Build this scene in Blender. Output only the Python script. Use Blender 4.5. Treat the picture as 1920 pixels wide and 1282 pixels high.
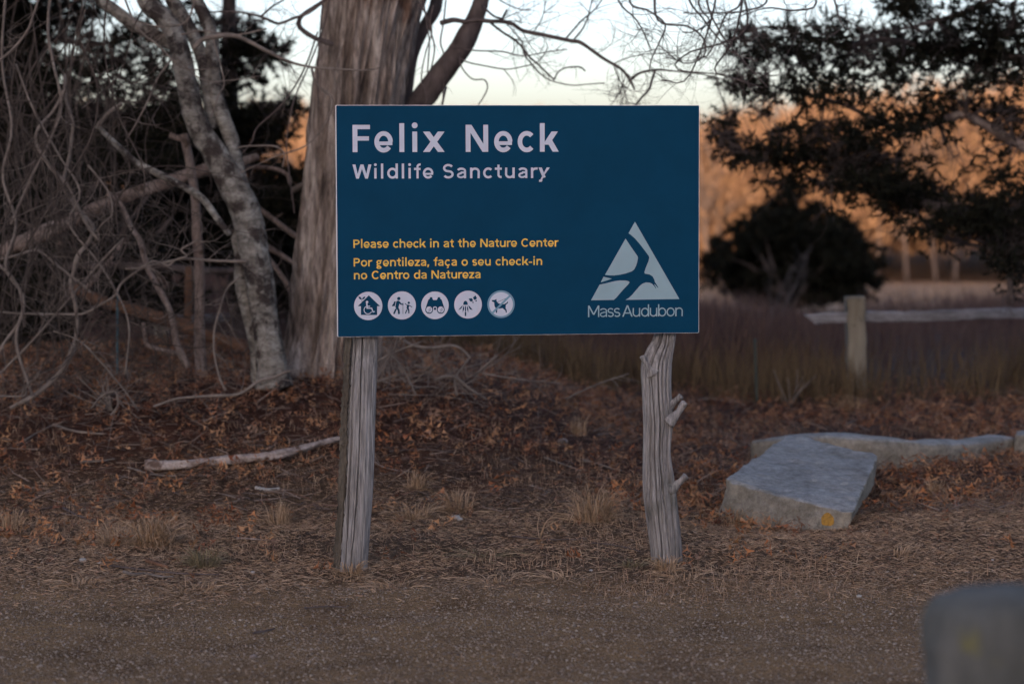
import bpy, bmesh, math, random
import numpy as np
from mathutils import Vector, Matrix
R = math.radians
for o in list(bpy.data.objects): bpy.data.objects.remove(o)
SC = bpy.context.scene
COL = SC.collection
rng = np.random.default_rng(7)
random.seed(7)

# ------------------------------------------------------------------ camera, sky, sun, exposure
FPX = 85.0/36.0*1920.0
CH = 1.63
PITCH = math.atan((641-330)/FPX)
cam_d = bpy.data.cameras.new('camera'); cam = bpy.data.objects.new('camera', cam_d); COL.objects.link(cam)
cam.location = (0, 0, CH); cam.rotation_euler = (R(90)-PITCH, 0, 0)
cam_d.lens = 85; cam_d.sensor_width = 36; cam_d.clip_start = 0.1; cam_d.clip_end = 9000
cam_d.dof.use_dof = True; cam_d.dof.focus_distance = 9.98; cam_d.dof.aperture_fstop = 2.35
cam_d.dof.aperture_blades = 9
SC.camera = cam
SUN_E, SUN_R = R(6.0), R(194)
w = bpy.data.worlds.new('World'); SC.world = w; w.use_nodes = True
nt = w.node_tree; nt.nodes.clear()
wo = nt.nodes.new('ShaderNodeOutputWorld'); bg = nt.nodes.new('ShaderNodeBackground'); sk = nt.nodes.new('ShaderNodeTexSky')
sk.sky_type = 'NISHITA'; sk.sun_disc = False; sk.sun_elevation = SUN_E; sk.sun_rotation = SUN_R
sk.air_density = 0.65; sk.dust_density = 1.7; sk.ozone_density = 0.0; sk.altitude = 0
bg.inputs['Strength'].default_value = 0.15
hs = nt.nodes.new('ShaderNodeHueSaturation'); hs.inputs['Saturation'].default_value = 0.80
tn = nt.nodes.new('ShaderNodeMix'); tn.data_type = 'RGBA'; tn.blend_type = 'MULTIPLY'; tn.inputs[0].default_value = 1; tn.inputs[7].default_value = (1.0, 0.945, 1.02, 1)
nt.links.new(sk.outputs[0], hs.inputs['Color']); nt.links.new(hs.outputs[0], tn.inputs[6]); nt.links.new(tn.outputs[2], bg.inputs[0]); nt.links.new(bg.outputs[0], wo.inputs[0])
sd = bpy.data.lights.new('sun', 'SUN'); sun = bpy.data.objects.new('sun', sd); COL.objects.link(sun)
sd.energy = 2.9; sd.angle = R(0.6); sd.color = (1.0, 0.66, 0.38)
sdir = Vector((math.sin(SUN_R)*math.cos(SUN_E), math.cos(SUN_R)*math.cos(SUN_E), math.sin(SUN_E)))
sun.rotation_euler = sdir.to_track_quat('Z', 'Y').to_euler(); sun.location = (0, -20, 30)
SC.view_settings.view_transform = 'Standard'; SC.view_settings.look = 'None'
SC.view_settings.gamma = 1; SC.view_settings.use_curve_mapping = False
SC.view_settings.exposure = 1.05
SC.view_settings.use_white_balance = True; SC.view_settings.white_balance_temperature = 5450; SC.view_settings.white_balance_tint = 11

# ------------------------------------------------------------------ helpers
def P(px, py, d):
    """point of the place seen at a photo pixel, d metres ahead of the camera"""
    a = (px-960)/FPX; b = (641-py)/FPX
    y = math.cos(PITCH)+b*math.sin(PITCH); z = -math.sin(PITCH)+b*math.cos(PITCH)
    return np.array((a/y*d, d, CH+z/y*d))
def sm(x, a, b):
    t = np.clip((x-a)/(b-a), 0, 1); return t*t*(3-2*t)
def _h(i, j, k, s):
    n = (i*374761393+j*668265263+k*2147483647+s*1274126177) & 0xffffffff
    n = ((n ^ (n >> 13))*1274126177) & 0xffffffff
    n = (n ^ (n >> 16)) & 0xffffff
    return n/float(0xffffff)
def vn(x, y, z, s=0):
    x, y, z = np.broadcast_arrays(np.asarray(x, float), np.asarray(y, float), np.asarray(z, float))
    xi = np.floor(x).astype(np.int64); yi = np.floor(y).astype(np.int64); zi = np.floor(z).astype(np.int64)
    fx = x-xi; fy = y-yi; fz = z-zi
    fx = fx*fx*(3-2*fx); fy = fy*fy*(3-2*fy); fz = fz*fz*(3-2*fz)
    r = 0
    for a in (0, 1):
        for b in (0, 1):
            for c in (0, 1):
                r = r+_h(xi+a, yi+b, zi+c, s)*(fx if a else 1-fx)*(fy if b else 1-fy)*(fz if c else 1-fz)
    return r*2-1
SHADE_RIDGE = 29.5  # unseen hill behind the camera, raised to shade the foreground from the sun
def Z(x, y):
    x = np.asarray(x, float); y = np.asarray(y, float)
    z = np.zeros(np.broadcast(x, y).shape)
    z = z-np.clip(y-20, 0, 30)*0.034-np.clip(y-50, 0, 100)*0.0413+np.clip(y-158, 0, 160)*0.05
    z = z+0.45*(1-sm(x, -0.5, 1.1))*sm(y, 11.2, 14.6)*(1-sm(y, 16, 22))
    z = z+0.022*vn(x*0.9, y*0.9, 0, 1)*sm(y, 5, 7)+0.010*vn(x*3.1, y*3.1, 0, 2)+0.15*vn(x*.12, y*.12, 0, 5)*sm(y, 24, 45)
    z = z-0.045*np.exp(-((x-1.28)**2/.16+(y-11.25)**2/.10))-0.03*np.exp(-((x-1.0)**2/.06+(y-11.5)**2/.06))
    z = z+SHADE_RIDGE*sm(-y, 40, 200)+(1.6*vn(x*.05, y*.05, 0, 3))*sm(-y, 100, 190)
    return z
def G(px, py, lift=0.0):
    """where the ray through a photo pixel meets the ground"""
    q = P(px, py, 1.0); s = CH-q[2]; d = CH/max(s, 1e-4)
    for _ in range(60):
        d = d+0.5*((CH-float(Z(q[0]*d, d)))/s-d)
    return np.array((q[0]*d, d, float(Z(q[0]*d, d))+lift))
def mesh_np(name, V, F):
    V = np.asarray(V, np.float32); F = np.asarray(F, np.int32)
    m = bpy.data.meshes.new(name); k = F.shape[1]; n = len(F)
    m.vertices.add(len(V)); m.vertices.foreach_set('co', V.ravel())
    m.loops.add(n*k); m.loops.foreach_set('vertex_index', F.ravel())
    m.polygons.add(n); m.polygons.foreach_set('loop_start', np.arange(0, n*k, k, dtype=np.int32))
    m.update(calc_edges=True); return m
class MB:
    """collects quads (a triangle repeats its last corner)"""
    def __init__(s): s.v = []; s.f = []; s.n = 0
    def add(s, V, F):
        V = np.asarray(V, float).reshape(-1, 3); F = np.asarray(F, int)
        if F.shape[1] == 3: F = np.concatenate([F, F[:, 2:3]], 1)
        s.v.append(V); s.f.append(F+s.n); s.n += len(V)
    def build(s, name, mat, parent=None, smooth=True, base=None):
        V = np.concatenate(s.v); F = np.concatenate(s.f)
        return mkobj(name, V, F, mat, parent, smooth, base)
def mkobj(name, V, F, mat, parent=None, smooth=True, base=None):
    V = np.asarray(V, float); F = np.asarray(F, int)
    if parent is not None and base is None: base = root_loc(parent)
    if base is None: base = np.array((V[:, 0].mean(), V[:, 1].mean(), V[:, 2].min()))
    V = V-np.asarray(base)
    if F.shape[1] == 4 and (F[:, 2] == F[:, 3]).any():
        t = F[:, 2] == F[:, 3]
        me = bpy.data.meshes.new(name); me.from_pydata(V.tolist(), [], [])
        me.clear_geometry()
        q = F[~t]; tr = F[t][:, :3]
        nl = q.size+tr.size
        me.vertices.add(len(V)); me.vertices.foreach_set('co', V.astype(np.float32).ravel())
        me.loops.add(nl); me.loops.foreach_set('vertex_index', np.concatenate([q.ravel(), tr.ravel()]).astype(np.int32))
        me.polygons.add(len(q)+len(tr))
        me.polygons.foreach_set('loop_start', np.concatenate([np.arange(len(q))*4, q.size+np.arange(len(tr))*3]).astype(np.int32))
        me.update(calc_edges=True)
    else: me = mesh_np(name, V, F)
    if smooth: me.polygons.foreach_set('use_smooth', np.ones(len(me.polygons), bool))
    if mat: me.materials.append(mat)
    o = bpy.data.objects.new(name, me); COL.objects.link(o)
    if parent is not None: o.parent = parent
    else: o.location = [float(q) for q in base]
    return o
def root_loc(o):
    while o.parent: o = o.parent
    return np.array(o.location)
def tag(o, label=None, cat=None, group=None, kind=None):
    if label: o['label'] = label
    if cat: o['category'] = cat
    if group: o['group'] = group
    if kind: o['kind'] = kind
    return o
def thing(name, label, cat, loc, group=None):
    o = bpy.data.objects.new(name, None); COL.objects.link(o); o.location = [float(q) for q in loc]
    o.empty_display_size = 0.2
    return tag(o, label, cat, group)
def resample(pts, n):
    """smooth curve through points (any number of columns)"""
    p = np.asarray(pts, float)
    if len(p) == 2: t = np.linspace(0, 1, n)[:, None]; return p[0]*(1-t)+p[1]*t
    q = np.vstack([2*p[0]-p[1], p, 2*p[-1]-p[-2]])
    L = np.concatenate([[0], np.cumsum(np.linalg.norm(np.diff(p[:, :3], axis=0), axis=1))])
    t = np.interp(np.linspace(0, L[-1], n), L, np.arange(len(p)))
    i = np.clip(t.astype(int), 0, len(p)-2); f = (t-i)[:, None]
    a, b, c, d = q[i], q[i+1], q[i+2], q[i+3]
    return 0.5*((2*b)+(-a+c)*f+(2*a-5*b+4*c-d)*f*f+(-a+3*b-3*c+d)*f**3)
def tube(mb, pts, rad, n=8, disp=None, cap=True):
    pts = np.asarray(pts, float); rad = np.broadcast_to(np.asarray(rad, float), (len(pts),))
    T = np.gradient(pts, axis=0); T /= np.linalg.norm(T, axis=1)[:, None]+1e-9
    up = np.array((0.0, 1.0, 0.0)) if abs(T[0][1]) < .8 else np.array((1.0, 0, 0))
    A = np.zeros_like(T); a = np.cross(up, T[0]); a /= np.linalg.norm(a)
    for i in range(len(T)):
        a = a-T[i]*a.dot(T[i]); a /= np.linalg.norm(a)+1e-9; A[i] = a
    B = np.cross(T, A)
    th = np.arange(n)/n*2*np.pi
    r = rad[:, None]*np.ones(n)
    if disp is not None:
        s = np.concatenate([[0], np.cumsum(np.linalg.norm(np.diff(pts, axis=0), axis=1))])
        r = r+disp(s[:, None], th[None, :], r)
    V = pts[:, None]+r[..., None]*(np.cos(th)[None, :, None]*A[:, None]+np.sin(th)[None, :, None]*B[:, None])
    m = len(pts); i = np.arange(m-1)[:, None]; j = np.arange(n)[None]; k = (j+1) % n
    F = np.stack([i*n+j, i*n+k, (i+1)*n+k, (i+1)*n+j], -1).reshape(-1, 4)
    V = V.reshape(-1, 3)
    if cap:
        c0 = len(V); V = np.vstack([V, pts[0]-T[0]*rad[0]*.15, pts[-1]+T[-1]*rad[-1]*.3])
        j = np.arange(n); k = (j+1) % n
        F = np.vstack([F, np.stack([k, j, np.full(n, c0), np.full(n, c0)], -1),
                       np.stack([(m-1)*n+j, (m-1)*n+k, np.full(n, c0+1), np.full(n, c0+1)], -1)])
    mb.add(V, F)
def trace(pp, d, w, n=None, d2=None):
    """pixel polyline -> world points and radii; w = widths in photo pixels (start,end) or a list"""
    d2 = d if d2 is None else d2
    k = len(pp); L = np.linspace(0, 1, k)
    pts = np.array([P(x, y, d+(d2-d)*t) for (x, y), t in zip(pp, L)])
    ww = np.interp(L, np.linspace(0, 1, len(w)), w)
    rad = ww/2*np.array([p[1] for p in pts])/FPX
    q = resample(np.column_stack([pts, rad]), n or max(8, 5*k))
    return q[:, :3], np.maximum(q[:, 3], .0006)
def wob(seed, amp, f=9.0):
    def d(s, th, r):
        return r*amp*(vn(s*f, np.cos(th)*1.6, np.sin(th)*1.6, seed)+.5*vn(s*f*2.7, np.cos(th)*3, np.sin(th)*3, seed+1))
    return d

# ------------------------------------------------------------------ materials
def newmat(name):
    m = bpy.data.materials.new(name); m.use_nodes = True
    N = m.node_tree.nodes; L = m.node_tree.links
    b = N['Principled BSDF']
    return m, N, L, b
def ramp(N, L, src, stops):
    r = N.new('ShaderNodeValToRGB'); L.new(src, r.inputs[0])
    e = r.color_ramp.elements
    while len(e) < len(stops): e.new(0.5)
    for k, (p, c) in enumerate(stops):
        e[k].position = p; e[k].color = (*c, 1) if len(c) == 3 else c
    return r.outputs[0]
def noise(N, L, scale, detail=6, rough=.6, vec=None, stretch=None, rot=None, dist=0):
    n = N.new('ShaderNodeTexNoise'); n.inputs['Scale'].default_value = scale
    n.inputs['Detail'].default_value = detail; n.inputs['Roughness'].default_value = rough
    n.inputs['Distortion'].default_value = dist
    if vec is None:
        t = N.new('ShaderNodeTexCoord'); vec = t.outputs['Object']
    if stretch:
        mp = N.new('ShaderNodeMapping'); mp.inputs['Scale'].default_value = stretch
        if rot: mp.inputs['Rotation'].default_value = rot
        L.new(vec, mp.inputs[0]); vec = mp.outputs[0]
    L.new(vec, n.inputs['Vector']); return n.outputs['Fac']
def mix(N, L, f, a, b, mode='MIX'):
    m = N.new('ShaderNodeMix'); m.data_type = 'RGBA'; m.blend_type = mode
    for s, v in ((m.inputs[0], f), (m.inputs[6], a), (m.inputs[7], b)):
        if isinstance(v, (int, float)): s.default_value = v
        elif isinstance(v, tuple): s.default_value = (*v, 1)
        else: L.new(v, s)
    return m.outputs[2]
def bump(N, L, b, src, st, dist=.01):
    m = N.new('ShaderNodeBump'); m.inputs['Strength'].default_value = st; m.inputs['Distance'].default_value = dist
    L.new(src, m.inputs['Height']); L.new(m.outputs[0], b.inputs['Normal'])
def surf(name, stops, scale, stretch=None, rough=.85, bst=.5, bd=.01, spots=None, fine=None, spec=.25):
    m, N, L, b = newmat(name)
    f = noise(N, L, scale, 8, .65, stretch=stretch)
    c = ramp(N, L, f, stops)
    if spots:
        sc, lo, hi, colr = spots
        g = noise(N, L, sc, 4, .6)
        c = mix(N, L, ramp(N, L, g, [(lo, (0, 0, 0)), (hi, (1, 1, 1))]), c, colr)
    if fine:
        g = noise(N, L, fine[0], 3, .7, stretch=stretch)
        c = mix(N, L, fine[1], c, ramp(N, L, g, [(.35, (.45, .45, .45)), (.65, (1.35, 1.35, 1.35))]), 'MULTIPLY')
    L.new(c, b.inputs['Base Color']); b.inputs['Roughness'].default_value = rough
    b.inputs['Specular IOR Level'].default_value = spec
    if bst: bump(N, L, b, f, bst, bd)
    return m
def island(name, cols, rough=.8, obj=False, noise_sc=None, transl=0):
    m, N, L, b = newmat(name)
    if obj: src = N.new('ShaderNodeObjectInfo').outputs['Random']
    else: src = N.new('ShaderNodeNewGeometry').outputs['Random Per Island']
    k = len(cols); c = ramp(N, L, src, [(i/(k-1), q) for i, q in enumerate(cols)])
    if noise_sc:
        c = mix(N, L, .6, c, ramp(N, L, noise(N, L, noise_sc, 3), [(.3, (.5, .5, .5)), (.7, (1.3, 1.3, 1.3))]), 'MULTIPLY')
    L.new(c, b.inputs['Base Color']); b.inputs['Roughness'].default_value = rough
    b.inputs['Specular IOR Level'].default_value = .15
    return m
def plain(name, c, rough=.5, spec=.3):
    m, N, L, b = newmat(name); b.inputs['Roughness'].default_value = rough
    b.inputs['Specular IOR Level'].default_value = spec
    f = noise(N, L, 6, 5)
    L.new(mix(N, L, ramp(N, L, f, [(.3, (0, 0, 0)), (.7, (1, 1, 1))]), tuple(x*.93 for x in c), tuple(min(1, x*1.07) for x in c)), b.inputs['Base Color'])
    return m
M = {}
M['post'] = surf('weathered_post_wood', [(.25, (0.151, 0.133, 0.119)), (.5, (0.275, 0.256, 0.244)), (.75, (0.381, 0.366, 0.359))], 16, (1, 1, .06), .88, .7, .006, fine=(120, .85), spots=(3.2, .60, .72, (0.159, 0.153, 0.136)))
M['postbark'] = surf('post_bark_strip', [(.3, (0.0509, 0.0404, 0.03)), (.6, (0.135, 0.113, 0.0857)), (.8, (0.204, 0.178, 0.146))], 26, (1, 1, .12), .95, .9, .01)
M['bark'] = surf('stringy_bark', [(.33, (.05, .037, .030)), (.44, (.20, .158, .13)), (.55, (.34, .285, .245)), (.70, (.50, .44, .385))], 13, (1, 1, .15), .95, 1.0, .035, fine=(55, .9), spots=(2.6, .60, .70, (.14, .085, .06)))
M['cherry'] = surf('lichen_grey_bark', [(.32, (0.065, 0.0558, 0.0465)), (.47, (0.204, 0.186, 0.159)), (.7, (0.352, 0.343, 0.307))], 16, (.6, .6, 1.2), .9, .8, .012, spots=(9, .50, .60, (0.0465, 0.0371, 0.0326)), fine=(70, .6))
M['limb'] = surf('dark_limb_bark', [(.3, (.05, .038, .035)), (.7, (.15, .12, .11))], 14, (1, 1, .5), .9, .7, .01)
M['twig'] = surf('bare_twig_bark', [(.3, (0.049, 0.0385, 0.035)), (.7, (0.133, 0.112, 0.105))], 14, None, .9, .3, .004)
M['vine'] = surf('pale_vine_bark', [(.3, (0.0924, 0.0756, 0.063)), (.55, (0.202, 0.168, 0.143)), (.75, (0.302, 0.269, 0.235))], 10, None, .9, .4, .004)
M['thick'] = surf('thicket_bark', [(.3, (0.0369, 0.029, 0.0237)), (.55, (0.0843, 0.0659, 0.0553)), (.75, (0.137, 0.116, 0.1))], 6, None, .9, .4, .004)
M['dead'] = surf('barkless_dead_wood', [(.3, (0.133, 0.0911, 0.0731)), (.5, (0.236, 0.182, 0.155)), (.72, (0.315, 0.274, 0.241))], 6, (1, 1, .3), .9, .5, .008, fine=(50, .6), spots=(11, .56, .66, (0.0787, 0.0538, 0.0388)))
M['rust'] = surf('rotten_log_wood', [(.3, (.08, .04, .025)), (.6, (.20, .11, .065)), (.8, (.30, .24, .2))], 5, None, .9, .5, .01)
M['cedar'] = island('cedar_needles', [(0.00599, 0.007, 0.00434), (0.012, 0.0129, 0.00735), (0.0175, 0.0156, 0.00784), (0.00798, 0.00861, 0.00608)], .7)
M['farbark'] = surf('far_tree_bark', [(.3, (.12, .085, .065)), (.7, (.24, .17, .13))], 3, None, .9, 0)
M['peb'] = surf('pale_pebble', [(.3, (.30, .28, .25)), (.7, (.50, .48, .45))], 60, None, .9, .3, .003)
M['branch'] = surf('pale_dead_branch', [(.3, (.16, .12, .10)), (.45, (.33, .27, .235)), (.7, (.46, .40, .36))], 12, None, .9, .7, .01, spots=(9, .58, .66, (.12, .08, .06)), fine=(60, .5))
M['paleg'] = island('pale_field_grass', [(0.331, 0.216, 0.133), (0.433, 0.289, 0.183), (0.284, 0.184, 0.111)], .85)
M['cedarbr'] = island('dry_cedar_needles', [(.03, .03, .016), (.055, .045, .025)], .7)
M['leaf'] = island('oak_leaves', [(0.126, 0.0502, 0.0287), (0.254, 0.117, 0.0577), (0.38, 0.217, 0.113), (0.177, 0.0753, 0.0452), (0.292, 0.184, 0.123), (0.0884, 0.0502, 0.0411)], .75)
M['leafo'] = island('single_oak_leaf', [(0.208, 0.0732, 0.0341), (0.416, 0.179, 0.0731), (0.513, 0.293, 0.146), (0.319, 0.126, 0.0586), (0.448, 0.251, 0.122)], .7, obj=True, noise_sc=30)
M['straw'] = island('dry_grass_blades', [(0.232, 0.155, 0.0979), (0.428, 0.292, 0.188), (0.16, 0.105, 0.0671), (0.571, 0.422, 0.285), (0.285, 0.162, 0.105)], .8)
M['tuft'] = island('tuft_blades', [(0.259, 0.172, 0.0997), (0.422, 0.291, 0.18), (0.494, 0.354, 0.23), (0.329, 0.204, 0.11)], .75)
M['tuftg'] = island('greenish_tuft_blades', [(0.154, 0.133, 0.0737), (0.257, 0.211, 0.123), (0.36, 0.267, 0.172)], .75)
M['stone'] = island('gravel_stones', [(0.175, 0.131, 0.0938), (0.275, 0.213, 0.156), (0.138, 0.106, 0.0875), (0.338, 0.263, 0.194), (0.237, 0.169, 0.119), (0.413, 0.35, 0.288), (0.2, 0.15, 0.112)], .85)
M['scrub'] = island('scrub_stems', [(0.07, 0.0466, 0.0441), (0.119, 0.0765, 0.0625), (0.056, 0.0366, 0.0404), (0.154, 0.106, 0.0809)], .85)
M['rushes'] = island('field_edge_grass', [(0.104, 0.078, 0.0455), (0.163, 0.117, 0.065), (0.078, 0.0553, 0.0358)], .85)
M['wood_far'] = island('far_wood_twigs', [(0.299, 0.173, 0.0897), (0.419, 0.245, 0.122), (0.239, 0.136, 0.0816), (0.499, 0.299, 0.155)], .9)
M['chaff'] = island('wood_chips', [(0.107, 0.0803, 0.0644), (0.236, 0.182, 0.15), (0.075, 0.0536, 0.0428), (0.172, 0.107, 0.0803)], .85)
M['rail'] = surf('grey_rail_wood', [(.3, (0.165, 0.164, 0.181)), (.6, (0.274, 0.276, 0.309)), (.8, (0.348, 0.356, 0.405))], 5, (.08, 1, 1), .8, .4, .006, fine=(40, .5))
M['fpost'] = surf('fence_post_wood', [(.3, (0.146, 0.127, 0.097)), (.55, (0.241, 0.22, 0.176)), (.8, (0.327, 0.304, 0.265))], 7, (1, 1, .12), .85, .5, .008, spots=(9, .64, .7, (0.0431, 0.038, 0.0353)))
M['npost'] = surf('mossy_grey_post_wood', [(.32, (0.0618, 0.0624, 0.0538)), (.5, (0.103, 0.104, 0.096)), (.68, (0.165, 0.164, 0.154))], 7, (1, 1, .35), .9, .6, .02, spots=(8, .60, .68, (0.165, 0.152, 0.0691)))
M['blue'] = plain('blue_sign_film', (.0075, .050, .104), .55, .04)
M['white'] = plain('pale_sign_print', (0.594, 0.621, 0.72), .5)
M['edge'] = plain('white_panel_core', (.78, .76, .76), .6)
M['gold'] = plain('yellow_sign_print', (0.85, 0.551, 0.0735), .5)
M['sky_blue'] = plain('light_blue_sign_print', (.31, .43, .48), .5)
M['ring'] = plain('steel_blue_sign_print', (.18, .32, .43), .5)
M['stake'] = plain('painted_steel', (.06, .11, .13), .5)
M['stakeg'] = plain('dull_green_steel', (.05, .06, .05), .6)
def granite():
    m, N, L, b = newmat('granite')
    tc = N.new('ShaderNodeTexCoord').outputs['Object']
    f = noise(N, L, 210, 3, .6, tc); g = noise(N, L, 3.5, 5, .6, tc); s = noise(N, L, 9, 4, .6, tc, (1, .25, 1), (0, 0, .6))
    c = ramp(N, L, f, [(.34, (0.112, 0.112, 0.112)), (.47, (0.236, 0.236, 0.236)), (.6, (0.31, 0.31, 0.31)), (.72, (0.422, 0.415, 0.409))])
    c = mix(N, L, ramp(N, L, g, [(.45, (0, 0, 0)), (.65, (0.465, 0.465, 0.465))]), c, (0.248, 0.217, 0.161))
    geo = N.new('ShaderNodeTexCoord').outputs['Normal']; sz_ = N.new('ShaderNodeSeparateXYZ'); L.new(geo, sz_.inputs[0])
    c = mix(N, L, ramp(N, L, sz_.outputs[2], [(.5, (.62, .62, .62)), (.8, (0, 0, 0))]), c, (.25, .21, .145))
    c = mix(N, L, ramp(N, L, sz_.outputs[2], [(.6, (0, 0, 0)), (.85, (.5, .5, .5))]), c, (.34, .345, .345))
    c = mix(N, L, ramp(N, L, s, [(.66, (0, 0, 0)), (.74, (0.496, 0.496, 0.496))]), c, (0.341, 0.353, 0.36))
    h = noise(N, L, 26, 6, .75, tc)
    c = mix(N, L, .9, c, ramp(N, L, h, [(.34, (.6, .6, .6)), (.5, (1, 1, 1)), (.66, (1.35, 1.35, 1.33))]), 'MULTIPLY')
    w_ = noise(N, L, 5, 6, .7, tc, None, None, .8)
    c = mix(N, L, .8, c, ramp(N, L, w_, [(.38, (.62, .61, .58)), (.55, (1.05, 1.05, 1.05))]), 'MULTIPLY')
    L.new(c, b.inputs['Base Color']); b.inputs['Roughness'].default_value = .85
    bump(N, L, b, h, .7, .010); return m
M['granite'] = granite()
def ground_mat():
    m, N, L, b = newmat('ground_soil')
    tc = N.new('ShaderNodeTexCoord').outputs['Object']
    sx = N.new('ShaderNodeSeparateXYZ'); L.new(tc, sx.inputs[0])
    n1 = noise(N, L, 1.3, 5, .6, tc); n2 = noise(N, L, 38, 8, .75, tc); n3 = noise(N, L, 170, 4, .7, tc); n4 = noise(N, L, 7, 6, .65, tc)
    grav = ramp(N, L, n2, [(.3, (0.147, 0.096, 0.0527)), (.5, (0.267, 0.174, 0.0945)), (.7, (0.416, 0.279, 0.144))])
    grass = ramp(N, L, n2, [(.3, (0.0598, 0.0394, 0.0261)), (.5, (0.109, 0.0718, 0.0445)), (.72, (0.185, 0.122, 0.0766))])
    litter = ramp(N, L, n4, [(.3, (0.0331, 0.0179, 0.0133)), (.5, (0.0701, 0.0321, 0.0213)), (.7, (0.108, 0.0502, 0.0299))])
    field = ramp(N, L, n1, [(.3, (0.36, 0.234, 0.152)), (.7, (0.46, 0.306, 0.201))])
    scrub = ramp(N, L, n4, [(.3, (0.0442, 0.0299, 0.0271)), (.7, (0.0968, 0.0638, 0.0505))])
    def band(lo, hi, wv=1.2):
        a = N.new('ShaderNodeMath'); a.operation = 'MULTIPLY_ADD'; L.new(n1, a.inputs[0]); a.inputs[1].default_value = wv; L.new(sx.outputs[1], a.inputs[2])
        r = N.new('ShaderNodeMapRange'); L.new(a.outputs[0], r.inputs[0]); r.inputs[1].default_value = lo+wv/2; r.inputs[2].default_value = hi+wv/2
        r.interpolation_type = 'SMOOTHSTEP'; return r.outputs[0]
    c = mix(N, L, band(9.3, 9.9, .9), grav, grass)
    c = mix(N, L, band(11.6, 13.2, 2.5), c, litter)
    c = mix(N, L, band(16.5, 19, 2), c, scrub)
    c = mix(N, L, band(40, 43, 2), c, field)
    c = mix(N, L, band(150, 156, 4), c, (0.251, 0.152, 0.0911))
    n5 = noise(N, L, 2.6, 7, .7, tc, None, None, .6)
    c = mix(N, L, .8, c, ramp(N, L, n5, [(.36, (.52, .48, .46)), (.5, (.95, .93, .92)), (.64, (1.3, 1.28, 1.2))]), 'MULTIPLY')
    c = mix(N, L, .75, c, ramp(N, L, n3, [(.36, (.38, .37, .36)), (.5, (.92, .92, .9)), (.64, (1.85, 1.8, 1.7))]), 'MULTIPLY')
    L.new(c, b.inputs['Base Color']); b.inputs['Roughness'].default_value = .95; b.inputs['Specular IOR Level'].default_value = .1
    a = N.new('ShaderNodeMath'); a.operation = 'ADD'; L.new(n2, a.inputs[0]); L.new(n3, a.inputs[1])
    bump(N, L, b, a.outputs[0], .9, .012); return m
M['ground'] = ground_mat()

# ------------------------------------------------------------------ ground
def axis(segs):
    o = []
    for a, b, n in segs: o += list(np.linspace(a, b, n, endpoint=False))
    return np.array(o+[segs[-1][1]])
xs = axis([(-3000, -400, 6), (-400, -60, 48), (-60, -8, 40), (-8, -4.6, 34), (-4.6, 4.6, 170), (4.6, 8, 34), (8, 60, 40), (60, 400, 24), (400, 3000, 6)])
ys = axis([(-3000, -300, 6), (-300, -20, 80), (-20, 5, 50), (5, 7.4, 24), (7.4, 20, 230), (20, 60, 90), (60, 200, 50), (200, 3200, 14)])
X, Y = np.meshgrid(xs, ys); ZZ = Z(X, Y)
nx, ny = len(xs), len(ys)
i = np.arange(ny-1)[:, None]; j = np.arange(nx-1)[None]
F = np.stack([i*nx+j, i*nx+j+1, (i+1)*nx+j+1, (i+1)*nx+j], -1).reshape(-1, 4)
tag(mkobj('ground', np.stack([X, Y, ZZ], -1).reshape(-1, 3), F, M['ground'], base=(0, 0, 0)), kind='structure')

# ------------------------------------------------------------------ the sign
signbase = G(960, 1068); signbase[2] = 0
sign = thing('entrance_sign', 'large dark blue sign board with pale lettering on two rough wooden posts', 'sign', signbase)
SB = np.array(signbase)
dl, dr = 9.905, 10.09
TL, TR, BL, BR = P(629, 197, dl), P(1312, 197.5, dr), P(632, 632, dl), P(1310, 624, dr)
ux = (TR-TL+BR-BL)/2; WID = np.linalg.norm(ux); ux /= WID
uz = (TL-BL+TR-BR)/2; HEI = np.linalg.norm(uz); uz -= ux*uz.dot(ux); uz /= np.linalg.norm(uz)
un = np.cross(ux, uz)                      # towards the camera
OC = (TL+TR+BL+BR)/4
CAMP = np.array((0, 0, CH))
def S(px, py):
    """photo pixel -> sign-plane coordinates (metres, origin at the panel centre)"""
    dv = P(px, py, 10)-CAMP; t = (OC-CAMP).dot(un)/dv.dot(un); q = CAMP+dv*t-OC
    return np.array((q.dot(ux), q.dot(uz)))
def W3(u, v, n): return OC+ux*u+uz*v+un*n
def rrect(u0, v0, u1, v1, r, k=5):
    o = []
    for cx, cy, a in ((u1-r, v1-r, 0), (u0+r, v1-r, 90), (u0+r, v0+r, 180), (u1-r, v0+r, 270)):
        for q in range(k+1):
            t = R(a+90*q/k); o.append((cx+r*math.cos(t), cy+r*math.sin(t)))
    return o
def slab(name, outline, n0, n1, mat, parent):
    bm = bmesh.new()
    a = [bm.verts.new(Vector(W3(u, v, n1)-SB)) for u, v in outline]; b = [bm.verts.new(Vector(W3(u, v, n0)-SB)) for u, v in outline]
    bm.faces.new(a); bm.faces.new(b[::-1])
    for k in range(len(a)): bm.faces.new((b[k-1], b[k], a[k], a[k-1]))
    bmesh.ops.recalc_face_normals(bm, faces=bm.faces)
    me = bpy.data.meshes.new(name); bm.to_mesh(me); bm.free(); me.materials.append(mat)
    o = bpy.data.objects.new(name, me); COL.objects.link(o); o.parent = parent; return o
hw, hh = WID/2, HEI/2
panel = slab('panel', rrect(-hw, -hh, hw, hh, .006), -.012, 0, M['edge'], sign)
film = slab('face_film', rrect(-hw+.0035, -hh+.0012, hw-.002, hh-.0022, .005), .0003, .0009, M['blue'], panel)

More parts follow.
